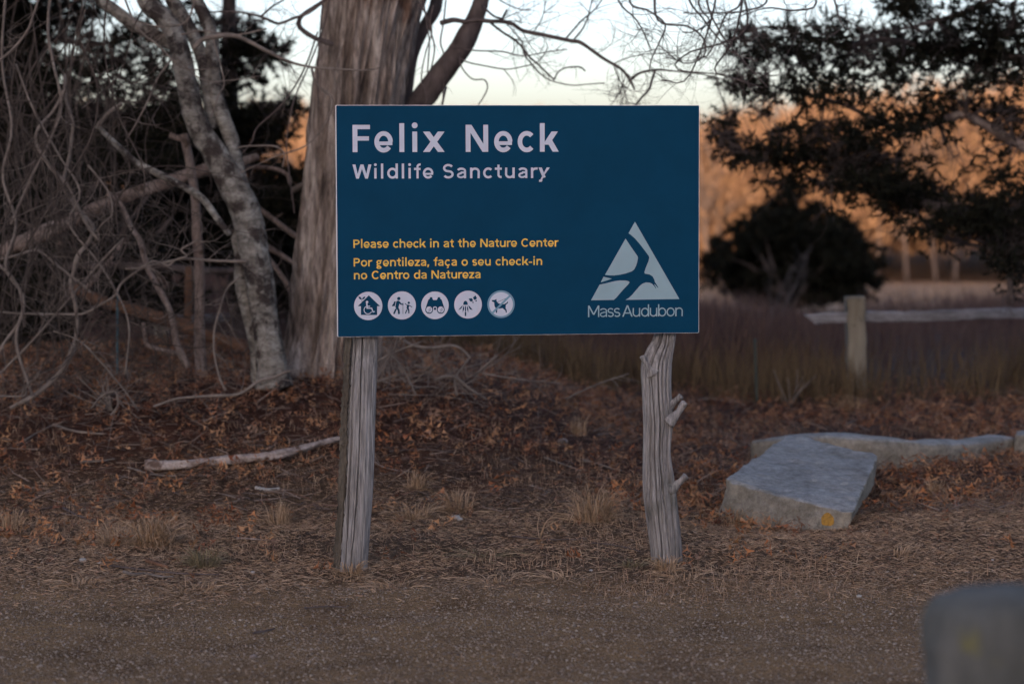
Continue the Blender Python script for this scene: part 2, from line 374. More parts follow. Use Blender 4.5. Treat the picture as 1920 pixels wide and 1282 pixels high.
class Flat:
    """flat print on the sign: polygons stacked a hair apart"""
    def __init__(s, n=.0016): s.p = []; s.n = n; s.k = 0
    def poly(s, pts):
        s.p.append((list(pts), s.n+s.k*.00004)); s.k += 1
    def stroke(s, pts, w, closed=False):
        p = np.asarray(pts, float); n = len(p)
        nx = np.roll(p, -1, 0) if closed else np.vstack([p[1:], 2*p[-1]-p[-2]])
        pv = np.roll(p, 1, 0) if closed else np.vstack([2*p[0]-p[1], p[:-1]])
        a = p-pv; b = nx-p; a /= np.linalg.norm(a, axis=1)[:, None]+1e-12; b /= np.linalg.norm(b, axis=1)[:, None]+1e-12
        t = a+b; t /= np.linalg.norm(t, axis=1)[:, None]+1e-12
        nn = np.stack([-t[:, 1], t[:, 0]], 1); c = np.maximum(.4, (nn*np.stack([-a[:, 1], a[:, 0]], 1)).sum(1))
        o = nn*(w/2/c)[:, None] if np.ndim(w) else nn*(w/2/c[:, None])
        s.strips = (p+o, p-o); s.p.append(((p+o), (p-o), closed, s.n+s.k*.00004)); s.k += 1
    def disc(s, c, r, seg=24):
        s.poly([(c[0]+r*math.cos(2*math.pi*k/seg), c[1]+r*math.sin(2*math.pi*k/seg)) for k in range(seg)])
    def build(s, name, mat, parent, label=None):
        bm = bmesh.new()
        for e in s.p:
            if len(e) == 2:
                try: bm.faces.new([bm.verts.new(Vector(W3(u, v, e[1])-SB)) for u, v in e[0]])
                except ValueError: pass
            else:
                A, B, cl, n = e
                a = [bm.verts.new(Vector(W3(u, v, n)-SB)) for u, v in A]; b = [bm.verts.new(Vector(W3(u, v, n)-SB)) for u, v in B]
                m = len(a)
                for k in range(m if cl else m-1): bm.faces.new((a[k], a[(k+1) % m], b[(k+1) % m], b[k]))
        bm.normal_update()
        for f in bm.faces:
            if f.normal.dot(Vector(un)) < 0: f.normal_flip()
        me = bpy.data.meshes.new(name); bm.to_mesh(me); bm.free(); me.materials.append(mat)
        o = bpy.data.objects.new(name, me); COL.objects.link(o); o.parent = parent
        if label: o['label'] = label
        return o
# a plain bold grotesque drawn with strokes: cap height 1, x-height XH
XH = .75
def arc(cx, cy, rx, ry, a0, a1, n=20):
    return [(cx+rx*math.cos(R(a0+(a1-a0)*k/n)), cy+ry*math.sin(R(a0+(a1-a0)*k/n))) for k in range(n+1)]
def glyph(ch, W, H):
    s, p, c = [], [], []     # strokes (pts,w,closed), polygons, discs
    h2, w2 = H/2, W/2
    def L(x0, y0, x1, y1, w): s.append(([(x0, y0), (x1, y1)], w, False))
    def PL(xb, yb, xt, yt, w): p.append([(xb, yb), (xb+w, yb), (xt+w, yt), (xt, yt)])
    D = W*1.12
    if ch == 'F': wd = .63; L(w2, 0, w2, 1, W); L(W*.9, 1-h2, wd, 1-h2, H); L(W*.9, .5, wd-.04, .5, H)
    elif ch == 'P': wd = .68; L(w2, 0, w2, 1, W); s.append(([(W*.9, 1-h2), (.38, 1-h2)]+arc(.38, .70, .30-w2, .30-h2, 85, -85)+[(.38, .40+h2), (W*.9, .40+h2)], (W+H)/2, False))
    elif ch == 'N': wd = .82; L(w2, 0, w2, 1, W); L(wd-w2, 0, wd-w2, 1, W); p.append([(0, 1), (D*1.05, 1), (wd, 0), (wd-D*1.05, 0)])
    elif ch == 'M': wd = .98; L(w2+.02, 0, w2+.02, 1, W); L(wd-w2-.02, 0, wd-w2-.02, 1, W); p.append([(.02, 1), (D*1.15, 1), (wd/2+D*.5, .2), (wd/2-D*.5, .2)]); p.append([(wd-.02, 1), (wd-D*1.15, 1), (wd/2-D*.5, .2), (wd/2+D*.5, .2)])
    elif ch == 'A': wd = .88; PL(0, 0, wd/2-D/2, 1, D); PL(wd-D, 0, wd/2-D/2, 1, D); L(.2, .32, wd-.2, .32, H)
    elif ch == 'W': wd = 1.18; q = .30; p.append([(0, 1), (D, 1), (q+D*.5, 0), (q-D*.5+.02, 0)]); p.append([(wd/2-D/2, 1), (wd/2+D/2, 1), (q+D*.5, 0), (q-D*.5+.02, 0)]); p.append([(wd/2-D/2, 1), (wd/2+D/2, 1), (wd-q+D*.5-.02, 0), (wd-q-D*.5, 0)]); p.append([(wd-D, 1), (wd, 1), (wd-q+D*.5-.02, 0), (wd-q-D*.5, 0)])
    elif ch == 'C': wd = .80; s.append((arc(.43, .5, .43-w2, .51-h2, 42, 318, 30), W*.95, False))
    elif ch in 'Ss':
        T = 1.02 if ch == 'S' else XH+.02; wd = .70 if ch == 'S' else .54; o = -.01; m = (T+o)/2-.0; ry = (T-h2-m)/2; rx = wd/2-w2
        up = arc(wd/2, m+ry, rx*.97, ry, 28, 250, 22); dn = arc(wd/2, m-ry, rx, ry, 70, -152, 22)
        s.append((up+dn, (W+H)/2*.98, False))
    elif ch == 'o': wd = .70; s.append((arc(.35, XH/2, .35-w2, XH/2+.012-h2, 0, 345, 23), (W+H)/2, True))
    elif ch == 'e': wd = .67; s.append((arc(.34, XH/2, .34-w2, XH/2+.012-h2, 0, 322, 28), (W+H)/2, False)); L(W*.5, XH/2-h2*.7, wd-.015, XH/2-h2*.7, H*.85)
    elif ch in 'cç':
        wd = .62; s.append((arc(.34, XH/2, .34-w2, XH/2+.012-h2, 44, 316, 26), (W+H)/2, False))
        if ch == 'ç': s.append(([(.34, .0), (.36, -.10), (.40, -.17), (.33, -.24), (.22, -.23)], H*.62, False))
    elif ch == 'l': wd = W; L(w2, 0, w2, 1.06, W)
    elif ch == 'i': wd = W; L(w2, 0, w2, XH, W); c.append((w2, .98, W*.60))
    elif ch in 'db':
        wd = .69; x = wd-w2 if ch == 'd' else w2; cx = .34 if ch == 'd' else wd-.34
        L(x, 0, x, 1.06, W); s.append((arc(cx, XH/2, .34-w2, XH/2+.012-h2, 0, 345, 23), (W+H)/2, True))
    elif ch in 'nh': wd = .63; L(w2, 0, w2, XH if ch == 'n' else 1.06, W); s.append((arc(.325, XH-.30, .305-w2+.01, .31-h2, 165, 0, 16)+[(wd-w2, 0)], W*.95, False))
    elif ch == 'u': wd = .63; L(wd-w2, 0, wd-w2, XH, W); s.append(([(w2, XH)]+arc(.305, .30, .305-w2+.01, .31-h2, 180, 345, 16), W*.95, False))
    elif ch == 'r': wd = .42; L(w2, 0, w2, XH, W); s.append((arc(.38, XH-.30, .38-w2, .31-h2, 170, 80, 12), H, False))
    elif ch == 't': wd = .45; s.append(([(.23, .96), (.23, .24)]+arc(.41, .22, .18, .22-h2, 185, 275, 8), W*.92, False)); L(0, XH-h2, wd-.01, XH-h2, H)
    elif ch == 'f': wd = .43; s.append(([(.22, 0), (.22, .80)]+arc(.40, .82, .18, .25-h2, 175, 85, 8), W*.92, False)); L(0, XH-h2, wd-.02, XH-h2, H)
    elif ch == 'k': wd = .66; L(w2, 0, w2, 1.06, W); PL(W*.6, .26, wd-D*1.15, XH, D*1.15); p.append([(wd-D*1.05+.02, 0), (wd+.03, 0), (.33+D*.4, .50), (.33-D*.35, .36)])
    elif ch == 'x': wd = .78; PL(0, 0, wd-D*1.2, XH, D*1.2); p.append([(wd-D*1.2, 0), (wd, 0), (D*1.2, XH), (0, XH)])
    elif ch == 'y': wd = .72; p.append([(0, XH), (D*1.1, XH), (wd/2+D*.5, .06), (wd/2-D*.5, .0)]); p.append([(wd, XH), (wd-D*1.1, XH), (.14+W*.3, -.27), (.14-W*.62, -.27+H*.0)]); s.append(([(.21, -.13), (.15, -.2), (.03, -.2)], H*.9, False))
    elif ch == 'z': wd = .56; L(0, XH-h2, wd, XH-h2, H); L(0, h2, wd, h2, H); p.append([(0, H*.6), (D*1.15, H*.6), (wd, XH-H*.6), (wd-D*1.15, XH-H*.6)])
    elif ch == 'a':
        wd = .60; s.append((arc(.29, XH-.225, .31-w2, .235-h2, 160, 5, 14)+[(wd-w2, .44), (wd-w2, 0)], W*.93, False))
        s.append(([(wd-W*.6, .41), (.30, .41-.0)]+arc(.26, .205, .26-w2+.01, .215-h2+.0, 92, 290, 18)+[(wd-W*.7, .14)], H*.88, False))
    elif ch == 'g':
        wd = .62; s.append((arc(.29, .49, .26-w2+.01, .265-h2, 0, 345, 20), (W+H)/2*.9, True)); s.append((arc(.30, -.13, .29-w2, .17-h2+.03, 0, 345, 20), H*.85, True))
        s.append(([(.18, .27), (.10, .16), (.20, .07), (.42, .05)], H*.8, False)); L(.42, XH-h2*.9, wd, XH-h2*.9+.03, H*.85)
    elif ch == ',': wd = .2; p.append([(.02, .18), (.2, .18), (.12, -.16), (-.02, -.16)])
    elif ch == '-': wd = .36; L(0, .36, wd, .36, H)
    return wd, s, p, c
SIDE = {'F': (.0, -.06), 'x': (-.05, -.05), 'W': (-.05, -.06), 'y': (-.05, -.05), 't': (-.03, -.03), 'f': (-.03, -.06), 'r': (0, -.07), 'k': (0, -.05), 'z': (-.02, -.02), 'A': (-.06, -.06),
        'l': (.03, .03), 'i': (.03, .03), 'n': (.02, .02), 'h': (.02, .02), 'u': (.02, .02), 'c': (-.02, -.03), 'e': (-.02, -.02), 'o': (-.02, -.02), 'a': (-.01, .01), 's': (-.02, -.02)}
def text(name, txt, x0, x1, ybase, cap, mat, label, W=.19, H=.165, sp=.42, st=1.0):
    a = S(x0, ybase); b = S(x1, ybase); k = np.linalg.norm(S(x0, ybase-cap)-a)
    gl = [(ch, None if ch == ' ' else glyph(ch, W, H)) for ch in txt]
    tot = 0; nt_ = 0
    for ch, g in gl:
        tot += sp if g is None else g[0]+sum(SIDE.get(ch, (0, 0)))
        if g is not None: nt_ += 1
    tot -= SIDE.get(txt[0], (0, 0))[0]+SIDE.get(txt[-1], (0, 0))[1]
    tr = ((b[0]-a[0])/k/st-tot)/(len(txt)-1)
    line = bpy.data.objects.new(name, None); COL.objects.link(line); line.parent = sign; line['label'] = label
    x = -SIDE.get(txt[0], (0, 0))[0]; nl = 0
    for ch, g in gl:
        if g is None: x += sp+tr; continue
        lb, rb = SIDE.get(ch, (0, 0)); x += lb; fl = Flat()
        T = lambda q: (a[0]+(x+q[0])*k*st, a[1]+q[1]*k)
        for pts, w_, cl in g[1]: fl.stroke([T(q) for q in pts], w_*k, cl)
        for pts in g[2]: fl.poly([T(q) for q in pts])
        for cx, cy, r in g[3]: fl.disc(T((cx, cy)), r*k)
        x += g[0]+rb+tr; fl.build('letter', mat, line)
    return line
text('lettering', 'Felix Neck', 661, 1046, 285.5, 51, M['white'], 'large pale title reading Felix Neck', .18, .158, .36, 1.03)
text('lettering', 'Wildlife Sanctuary', 661, 1031, 335.2, 26.5, M['white'], 'pale subtitle reading Wildlife Sanctuary', .165, .155, .22, 1.14)
text('lettering', 'Please check in at the Nature Center', 662.5, 1047, 465, 15.6, M['gold'], 'yellow line reading Please check in at the Nature Center', .165, .155, .28, 1.12)
text('lettering', 'Por gentileza, faça o seu check-in', 663, 1016.5, 499.7, 15.6, M['gold'], 'yellow line reading Por gentileza, faça o seu check-in', .165, .155, .28, 1.12)
text('lettering', 'no Centro da Natureza', 663.5, 901, 523.7, 15.6, M['gold'], 'yellow line reading no Centro da Natureza', .165, .155, .28, 1.12)
text('lettering', 'Mass Audubon', 1102, 1280, 594.4, 21.5, M['sky_blue'], 'light blue words Mass Audubon under the bird emblem', .11, .10, .16, 1.06)
# bird emblem
eo = lambda pts: [tuple(S(1080+x/5.342, 400+y/5.342)) for x, y in pts]
def piece(pts, nm='emblem_piece'):
    f = Flat(); f.poly(eo(pts)); return f
em = thing('bird_emblem', None, None, (0, 0, 0)); em.parent = sign
del_l = [k for k in list(em.keys())]
for k in del_l: del em[k]
def empart(pts):
    f = Flat(); f.poly(eo(pts)); f.build('emblem_piece', M['sky_blue'], em)
empart([(590, 85), (1035, 858), (495, 866), (530, 845), (565, 812), (600, 770), (638, 726), (665, 704), (700, 692), (735, 694), (760, 704), (778, 722), (800, 752), (804, 750), (783, 712), (786, 708), (820, 746), (824, 743), (806, 712), (790, 688), (783, 660), (765, 630), (735, 612), (705, 607), (688, 603), (684, 590), (700, 540), (725, 480), (733, 447), (729, 428), (690, 375), (640, 310), (590, 252), (545, 214), (525, 200)])
empart([(496, 253), (540, 320), (585, 385), (615, 428), (620, 447), (612, 490), (600, 527), (583, 560), (560, 580), (500, 601), (440, 615), (380, 622), (330, 621), (290, 616)])
empart([(275, 635), (358, 654), (310, 672), (248, 690)])
empart([(236, 714), (300, 700), (380, 680), (440, 672), (500, 673), (528, 681), (536, 691), (525, 708), (480, 755), (430, 812), (402, 845), (378, 866), (150, 870)])
# pictograms
ic = lambda x, y: tuple(S(660+x/12, 540+y/12))
pxm = np.linalg.norm(S(700, 570)-S(712, 570))/12/12     # metres per 1/12 pixel
ic_s = lambda r: r*pxm
def rs(f, a, b, w_):
    f.stroke([ic(*a), ic(*b)], ic_s(w_)); f.disc(ic(*a), ic_s(w_/2), 12); f.disc(ic(*b), ic_s(w_/2), 12)
def pict(cx, cy, r, label, dark, light=None, ring=False):
    f = Flat(.0016); f.disc(ic(cx, cy), ic_s(r), 64)
    o = f.build('pictogram', M['ring'] if ring else M['white'], sign, label)
    if ring:
        f = Flat(.0018); f.disc(ic(cx, cy), ic_s(r-42), 64); f.build('disc', M['white'], o)
    f = Flat(.0022); dark(f); f.build('symbol', M['blue'], o)
    if light:
        f = Flat(.0034); light(f); f.build('symbol_detail', M['ring'] if ring else M['white'], o)
def d1(f):
    f.poly([ic(*q) for q in [(378, 163), (630, 405), (565, 408), (565, 605), (200, 605), (200, 408), (130, 405)]])
    f.poly([ic(*q) for q in [(142, 192), (185, 197), (212, 228), (221, 256), (185, 255), (158, 230)]])
    f.poly([ic(*q) for q in [(302, 192), (262, 198), (234, 228), (224, 256), (262, 250), (290, 225)]])
    f.stroke([ic(221, 250), ic(223, 310)], ic_s(9))
def l1(f):
    f.disc(ic(337, 314), ic_s(28)); f.stroke([ic(330, 320), ic(340, 462)], ic_s(30)); f.stroke([ic(345, 409), ic(405, 409)], ic_s(24))
    f.stroke([ic(328, 452), ic(440, 452), ic(476, 542)], ic_s(26)); f.stroke([ic(466, 542), ic(512, 524)], ic_s(22))
    f.stroke([ic(358+88*math.cos(R(t)), 492-88*math.sin(R(t))) for t in range(118, 338, 8)], ic_s(18))
pict(364, 402, 318, 'round pictogram of a wheelchair user in a house with a sprout', d1, l1)
def d2(f):
    f.disc(ic(1052, 236), ic_s(38))
    f.poly([ic(*q) for q in [(1015, 285), (1055, 285), (1082, 312), (1110, 345), (1160, 358), (1156, 384), (1100, 374), (1064, 352), (1045, 440), (1070, 490), (1078, 575), (1055, 590), (1033, 578), (1028, 505), (985, 450), (972, 425), (996, 305)]])
    rs(f, (985, 480), (946, 568), 38)
    f.poly([ic(*q) for q in [(948, 302), (984, 300), (964, 406), (895, 408), (908, 375), (930, 350)]])
    f.stroke([ic(1145, 325), ic(1145, 580)], ic_s(10)); f.disc(ic(1277, 331), ic_s(27), 16)
    rs(f, (1195, 350), (1238, 382), 17); rs(f, (1288, 392), (1345, 424), 17)
    f.poly([ic(*q) for q in [(1235, 372), (1290, 376), (1276, 450), (1292, 500), (1291, 572), (1268, 572), (1262, 508), (1224, 455)]]); rs(f, (1229, 495), (1203, 563), 24)
pict(1122, 390, 316, 'round pictogram of an adult hiker with pack and a child', d2)
def d3(f):
    half = [(1828, 268), (1808, 236), (1803, 205), (1752, 205), (1749, 238), (1716, 262), (1648, 470), (1680, 560), (1822, 490)]
    f.poly([ic(*q) for q in half+[(1835, 440), (1897, 440)]+[(3732-x, y) for x, y in half[::-1]]])
    f.disc(ic(1735, 490), ic_s(88), 32); f.disc(ic(1997, 490), ic_s(88), 32)
def l3(f):
    f.disc(ic(1866, 458), ic_s(46), 24); f.disc(ic(1735, 484), ic_s(70), 32); f.disc(ic(1997, 484), ic_s(70), 32)
pict(1866, 388, 311, 'round pictogram of binoculars', d3, l3)
f = Flat(.0046); f.disc(ic(1866, 464), ic_s(29), 20)
for x in (1735, 1997):
    f.stroke([ic(x-18, 502), ic(x+42, 440)], ic_s(9)); f.stroke([ic(x-22, 545), ic(x+42, 480)], ic_s(9))
binoc = [o for o in sign.children if o.get('label', '').endswith('binoculars')][0]
f.build('symbol_detail', M['blue'], binoc)
def d4(f):
    o = 1920
    f.poly([ic(o+x, y) for x, y in [(582, 378), (584, 335), (600, 300), (632, 285), (662, 300), (680, 335), (684, 378)]])
    for q in ([(568, 385), (560, 430), (525, 470), (470, 497), (510, 445)], [(600, 392), (602, 470), (570, 550), (568, 470), (582, 420)], [(632, 385), (645, 440), (645, 500), (632, 560), (618, 500), (618, 440)],
              [(662, 392), (685, 430), (697, 480), (694, 550), (668, 480)], [(698, 382), (735, 420), (770, 460), (795, 495), (740, 480), (708, 440)],
              [(703, 240), (765, 225), (800, 262), (785, 305), (738, 300)], [(800, 215), (855, 163), (890, 225), (865, 258), (828, 268)], [(778, 318), (812, 345), (812, 300)], [(842, 290), (885, 305), (885, 262)]):
        f.poly([ic(o+x, y) for x, y in q])
    f.stroke([ic(o+632, 540), ic(o+632, 628)], ic_s(32))
pict(2610, 372, 314, 'round pictogram of a coneflower with a butterfly', d4)
def d5(f):
    o = 1920
    f.poly([ic(o+x, y) for x, y in [(1218, 272), (1290, 265), (1332, 245), (1330, 285), (1345, 315), (1378, 345), (1430, 358), (1500, 362), (1545, 340), (1590, 295), (1588, 335), (1540, 378), (1535, 450), (1558, 490), (1562, 552), (1538, 552), (1530, 502), (1500, 482), (1470, 452), (1380, 462), (1350, 470), (1342, 558), (1318, 558), (1312, 450), (1285, 405), (1280, 370), (1278, 320), (1235, 302)]])
    f.stroke([ic(o+1340, 322), ic(o+1560, 225)], ic_s(8))
def l5(f): f.stroke([ic(1920+1235, 560), ic(1920+1640, 165)], ic_s(44))
pict(3352, 363, 312, 'ringed pictogram of a leashed dog crossed out by a slash', d5, l5, True)

# posts of the sign
def crackdisp(seed, cracks, amp=.0026, bumps=()):
    def d(s, th, r):
        g = -.0013*np.abs(vn(np.cos(th)*26, np.sin(th)*26, s*1.3, seed+9))-.0009*np.abs(vn(np.cos(th)*55, np.sin(th)*55, s*2.6, seed+8))+vn(np.cos(th)*5.5, np.sin(th)*5.5, s*.9, seed)*amp+vn(np.cos(th)*15, np.sin(th)*15, s*2.2, seed+1)*amp*.6+vn(np.cos(th)*2, np.sin(th)*2, s*3, seed+2)*amp*1.4
        g = g+amp*.35*vn(np.cos(th)*34, np.sin(th)*34, s*5, seed+3)
        for a0, dep, wid, s0, s1 in cracks:
            c = a0+.13*vn(s*2.3, a0*7, 0, seed+4)+.03*vn(s*14, a0*7, 0, seed+5)
            dd = (th-c+np.pi) % (2*np.pi)-np.pi
            wv = wid*(.6+.6*vn(s*5, a0*3, 0, seed+6)**2)
            g = g-dep*np.exp(-(dd/wv)**2)*sm(s, s0, s0+.08)*(1-sm(s, s1-.1, s1))
        for a0, s0, h, wa, ws in bumps:
            dd = (th-a0+np.pi) % (2*np.pi)-np.pi
            g = g+h*np.exp(-(dd/wa)**2-((s-s0)/ws)**2)
        return g
    return d
def post(edge, d, cracks, seed, bumps, label, n=330, m=300):
    e = np.array(edge, float)      # y, left x, right x  from the top down
    dd = np.where(e[:, 0] < 640, d+.012, d-.02*(e[:, 0]-640)/440)
    pts = np.array([P((a+b)/2, y, k) for (y, a, b), k in zip(e, dd)]); rad = (e[:, 2]-e[:, 1])/2*d/FPX
    q = resample(np.column_stack([pts, rad]), m); mb = MB()
    tube(mb, q[:, :3], q[:, 3], n, crackdisp(seed, cracks, bumps=bumps))
    return mb.build('post', M['post'], sign), label
# the tube frame: angle 0 is to the side; camera side found by sampling below
pl, lb = post([(290, 664, 716), (450, 660, 712), (632, 653, 709), (700, 649, 707), (780, 646, 704), (860, 643, 701), (930, 640, 698), (1000, 635, 694), (1050, 631, 690.5), (1092, 627, 688)], 10.005,
     [(5.12, .020, .050, 0, 3), (4.66, .020, .040, 0, 1.75), (5.5, .014, .06, 0, 3), (5.85, .012, .06, 0, 3), (3.8, .006, .04, .5, 1.5), (4.9, .005, .035, 1.2, 3), (3.5, .006, .05, 0, 3), (1.0, .01, .05, 0, 3), (2.3, .01, .05, 0, 3)], 31, [], '')
pl['label'] = 'left grey post of the sign with a long split down its front'
pr, lb = post([(290, 1236, 1278), (450, 1232, 1274), (600, 1229, 1268), (640, 1224, 1266), (665, 1211, 1262), (690, 1202, 1259), (730, 1204, 1258), (790, 1207, 1262), (850, 1207, 1259), (900, 1207, 1266), (960, 1211, 1273), (1010, 1217, 1278), (1065, 1223, 1281), (1086, 1225, 1283)], 10.155,
     [(5.35, .014, .05, 0, 3), (5.0, .018, .05, .6, 3), (4.62, .020, .055, .5, 1.5), (4.3, .014, .045, 0, 1.4), (3.95, .014, .05, .7, 1.45), (4.45, .009, .04, 1.3, 3), (5.65, .012, .06, 0, 3), (4.1, .009, .04, 1.3, 3), (4.8, .009, .035, 1.2, 3), (3.6, .01, .05, 0, 3), (1.0, .01, .05, 0, 3), (2.2, .01, .05, 0, 3)], 57, [(5.45, 1.45, .012, .5, .05)], '')
pr['label'] = 'right grey post of the sign, crooked with three branch stubs'
def stub(parent, a, b, r0, r1, d, seed):
    mb = MB(); p, r = trace([a, ((a[0]*.45+b[0]*.55), (a[1]*.5+b[1]*.5)+1), b], d, (r0*2, r1*2, r1*2), 16, d-.02)
    tube(mb, p, r, 14, wob(seed, .18, 30)); mb.build('branch_stub', M['post'], parent)
stub(pr, (1246, 764), (1277, 742), 17, 6, 10.14, 3); stub(pr, (1254, 792), (1284, 754), 13, 6.5, 10.11, 5); stub(pr, (1254, 917), (1286, 891), 17, 6.5, 10.12, 8); stub(pr, (1224, 700), (1204, 668), 14, 5, 10.11, 9)
# loose bark strip on the left post
mb = MB()
for k in range(5):
    x0 = 652.5-k*2.0; p, r = trace([(x0+4.5, 634), (x0-1, 720+k*12), (x0-3.5, 800), (x0-6.5, 900), (x0-13, 1000), (x0-18.5, 1076)], 9.948+.010*k, (4.5, 6, 5, 6, 4.5, 5), 240)
    r = r*(1+.45*vn(np.arange(len(r))*.35, k*3, 0, 5)); tube(mb, p, r, 12, wob(70+k, .9, 45))
mb.build('bark_strip', M['postbark'], pl)

# ------------------------------------------------------------------ trees: trunks and traced branches
def traced(name, pp, d, w, mat, parent=None, label=None, cat=None, group=None, n=9, amp=.14, d2=None, seed=None, f=9.0, twigs=None, base=None):
    mb = MB(); p, r = trace(pp, d, w, None, d2)
    tube(mb, p, r, n, wob(seed or random.randint(1, 9999), amp, f) if amp else None)
    if twigs: twig_on(mb, p, r, **twigs)
    o = mb.build(name, mat, parent, base=base)
    if label: tag(o, label, cat, group)
    return o
def wander(p0, dirv, length, n, curl, seed, grav=0.0):
    r_ = np.random.default_rng(seed); d = np.array(dirv, float); d /= np.linalg.norm(d)
    p = [np.array(p0, float)]; st = length/n; t = r_.normal(size=3)*curl*.3
    for _ in range(n):
        t = t*.82+r_.normal(size=3)*curl*.35
        d = d+t*.3; d[2] += grav; d /= np.linalg.norm(d); p.append(p[-1]+d*st)
    return np.array(p)
def twig_on(mb, p, r, num=10, L=.5, rr=.003, lev=1, seed=1, t0=.2, curl=.7, flat=.5, up=.15, grav=0):
    q = np.random.default_rng(seed)
    for k in range(num):
        i = int((t0+(1-t0)*q.random())*(len(p)-1)); T = p[min(i+1, len(p)-1)]-p[max(i-1, 0)]; T /= np.linalg.norm(T)+1e-9
        v = q.normal(size=3); v[1] *= flat; v -= T*v.dot(T); v /= np.linalg.norm(v); v = v*.8+T*.7+np.array((0, 0, up))
        l = L*q.uniform(.4, 1.2); c = wander(p[i], v, l, 9, curl, int(q.integers(1e9)), grav)
        r0 = min(rr*q.uniform(.6, 1.3), r[i]*.8)
        tube(mb, c, np.linspace(r0, r0*.35, len(c)), 5, cap=False)
        if lev > 0: twig_on(mb, c, np.linspace(r0, r0*.3, len(c)), max(2, int(num*.4)), l*.5, r0*.6, lev-1, int(q.integers(1e9)), .15, curl, flat, up, grav)

# big trunk right behind the sign
DT = 14.5
def barkdisp(s, th, r):
    c, n_ = np.cos(th), np.sin(th)
    wx = .5*vn(s*1.6, c*2, n_*2, 11)
    u = vn(c*6.5+wx, n_*6.5+wx, s*.85, 12); v = vn(c*15+wx, n_*15, s*1.7, 13); t = vn(c*32, n_*32, s*4.5, 14)
    flare = sm(s, 2.2, 3.3)
    lob = .05*np.abs(np.sin(th*2.5+.8))*flare+.02*np.sin(th*3+s*1.1)
    return lob+.045*(1-np.abs(u)*2.4)+.024*(1-2*np.abs(v))+.010*t
tb = G(616, 706); tb[1] = DT; tb[2] = float(Z(tb[0], DT))
big = thing('cedar_tree', 'thick shaggy barked tree trunk rising directly behind the left side of the sign', 'tree', tb)
e = [(-140, 648, 806), (-40, 634, 792), (0, 626, 780), (100, 614, 760), (200, 603, 745), (300, 593, 733), (400, 583, 724), (500, 571, 714), (600, 559, 703), (660, 549, 700), (705, 533, 708), (740, 520, 722)]
pts = np.array([P((a+b)/2, y, DT) for y, a, b in e]); rad = np.array([(b-a)/2 for y, a, b in e])*DT/FPX-.012
q = resample(np.column_stack([pts, rad]), 420); mb = MB(); tube(mb, q[:, :3], q[:, 3], 300, barkdisp); mb.build('trunk', M['bark'], big)
LB = [([(700, 330), (735, 260), (756, 200), (764, 150), (774, 100), (795, 52), (814, 20), (820, -10), (824, -60)], 15.0, (40, 30, 24, 22, 24, 18), 'limb', 1),
      ([(712, 300), (760, 235), (790, 186), (818, 150), (848, 112), (872, 76), (890, 40), (903, 0), (912, -50)], 14.7, (56, 46, 42, 38, 40, 30, 28), 'limb', 2)]
for pp, d, wd, mt, sd_ in LB: traced('limb', pp, d, wd, M[mt], big, n=20, amp=.12, seed=sd_*11, f=6)
BR = [([(826, 44), (850, 38), (873, 41), (895, 38), (916, 40), (956, 43), (980, 58), (1015, 65), (1071, 77), (1090, 81), (1130, 109), (1166, 131), (1183, 154), (1190, 168)], (10, 8, 8, 7.5, 6, 4), 7, dict(num=20, L=.5, rr=.003, lev=2, seed=5, t0=.25)),
      ([(1180, 152), (1190, 143), (1201, 137), (1229, 131), (1257, 133), (1312, 139), (1360, 150)], (6, 5, 3.5, 2), 6, dict(num=7, L=.35, rr=.0025, lev=1, seed=9)),
      ([(1229, 132), (1222, 152), (1217, 168), (1204, 182), (1190, 200)], (5, 4), 6, dict(num=3, L=.2, rr=.002, lev=1, seed=10)),
      ([(916, 40), (940, 59), (972, 81), (991, 105), (1011, 123), (1039, 150)], (5, 4, 3.5), 6, dict(num=6, L=.3, rr=.0025, lev=1, seed=11)),
      ([(978, 84), (985, 105), (999, 123), (1015, 140), (1035, 152), (1071, 160), (1105, 158), (1134, 156)], (3.5, 3, 2.5, 2), 5, dict(num=3, L=.15, rr=.0018, lev=0, seed=12)),
      ([(1039, 150), (1047, 135), (1063, 127), (1087, 126), (1097, 133)], (3, 3), 5, dict(num=5, L=.1, rr=.0018, lev=0, seed=13)),
      ([(845, 88), (889, 95), (940, 97), (980, 105), (1030, 97), (1063, 93)], (3.2, 2), 5, dict(num=5, L=.22, rr=.002, lev=1, seed=14)),
      ([(860, 108), (877, 117), (910, 124), (950, 130), (985, 124), (1003, 119), (1018, 106), (1027, 90)], (3, 2), 5, dict(num=4, L=.2, rr=.002, lev=0, seed=15)),
      ([(905, 12), (925, 30), (942, 36)], (4, 5), 5, None), ([(942, 36), (946, 27), (950, 20)], (4, 4), 5, None),
      ([(930, -4), (950, 8), (975, 18), (995, 20)], (3, 2), 5, dict(num=3, L=.15, rr=.0018, lev=0, seed=16)),
      ([(862, 100), (865, 125), (885, 148), (908, 150), (914, 165), (905, 185), (897, 196)], (3, 2.5), 5, None),
      ([(1075, 76), (1092, 55), (1103, 30), (1112, -10)], (3.5, 2.5), 5, dict(num=7, L=.35, rr=.002, lev=2, seed=17)),
      ([(1060, 74), (1090, 40), (1118, 15), (1140, -20)], (3.5, 2.5), 5, dict(num=6, L=.35, rr=.002, lev=2, seed=18)),
      ([(836, 165), (833, 178), (829, 198)], (5, 4), 5, None)]
for pp, wd, n, tw in BR: traced('branch', pp, 14.3, wd, M['limb'], big, n=n+1, amp=.12, d2=14.0, twigs=tw, f=14)
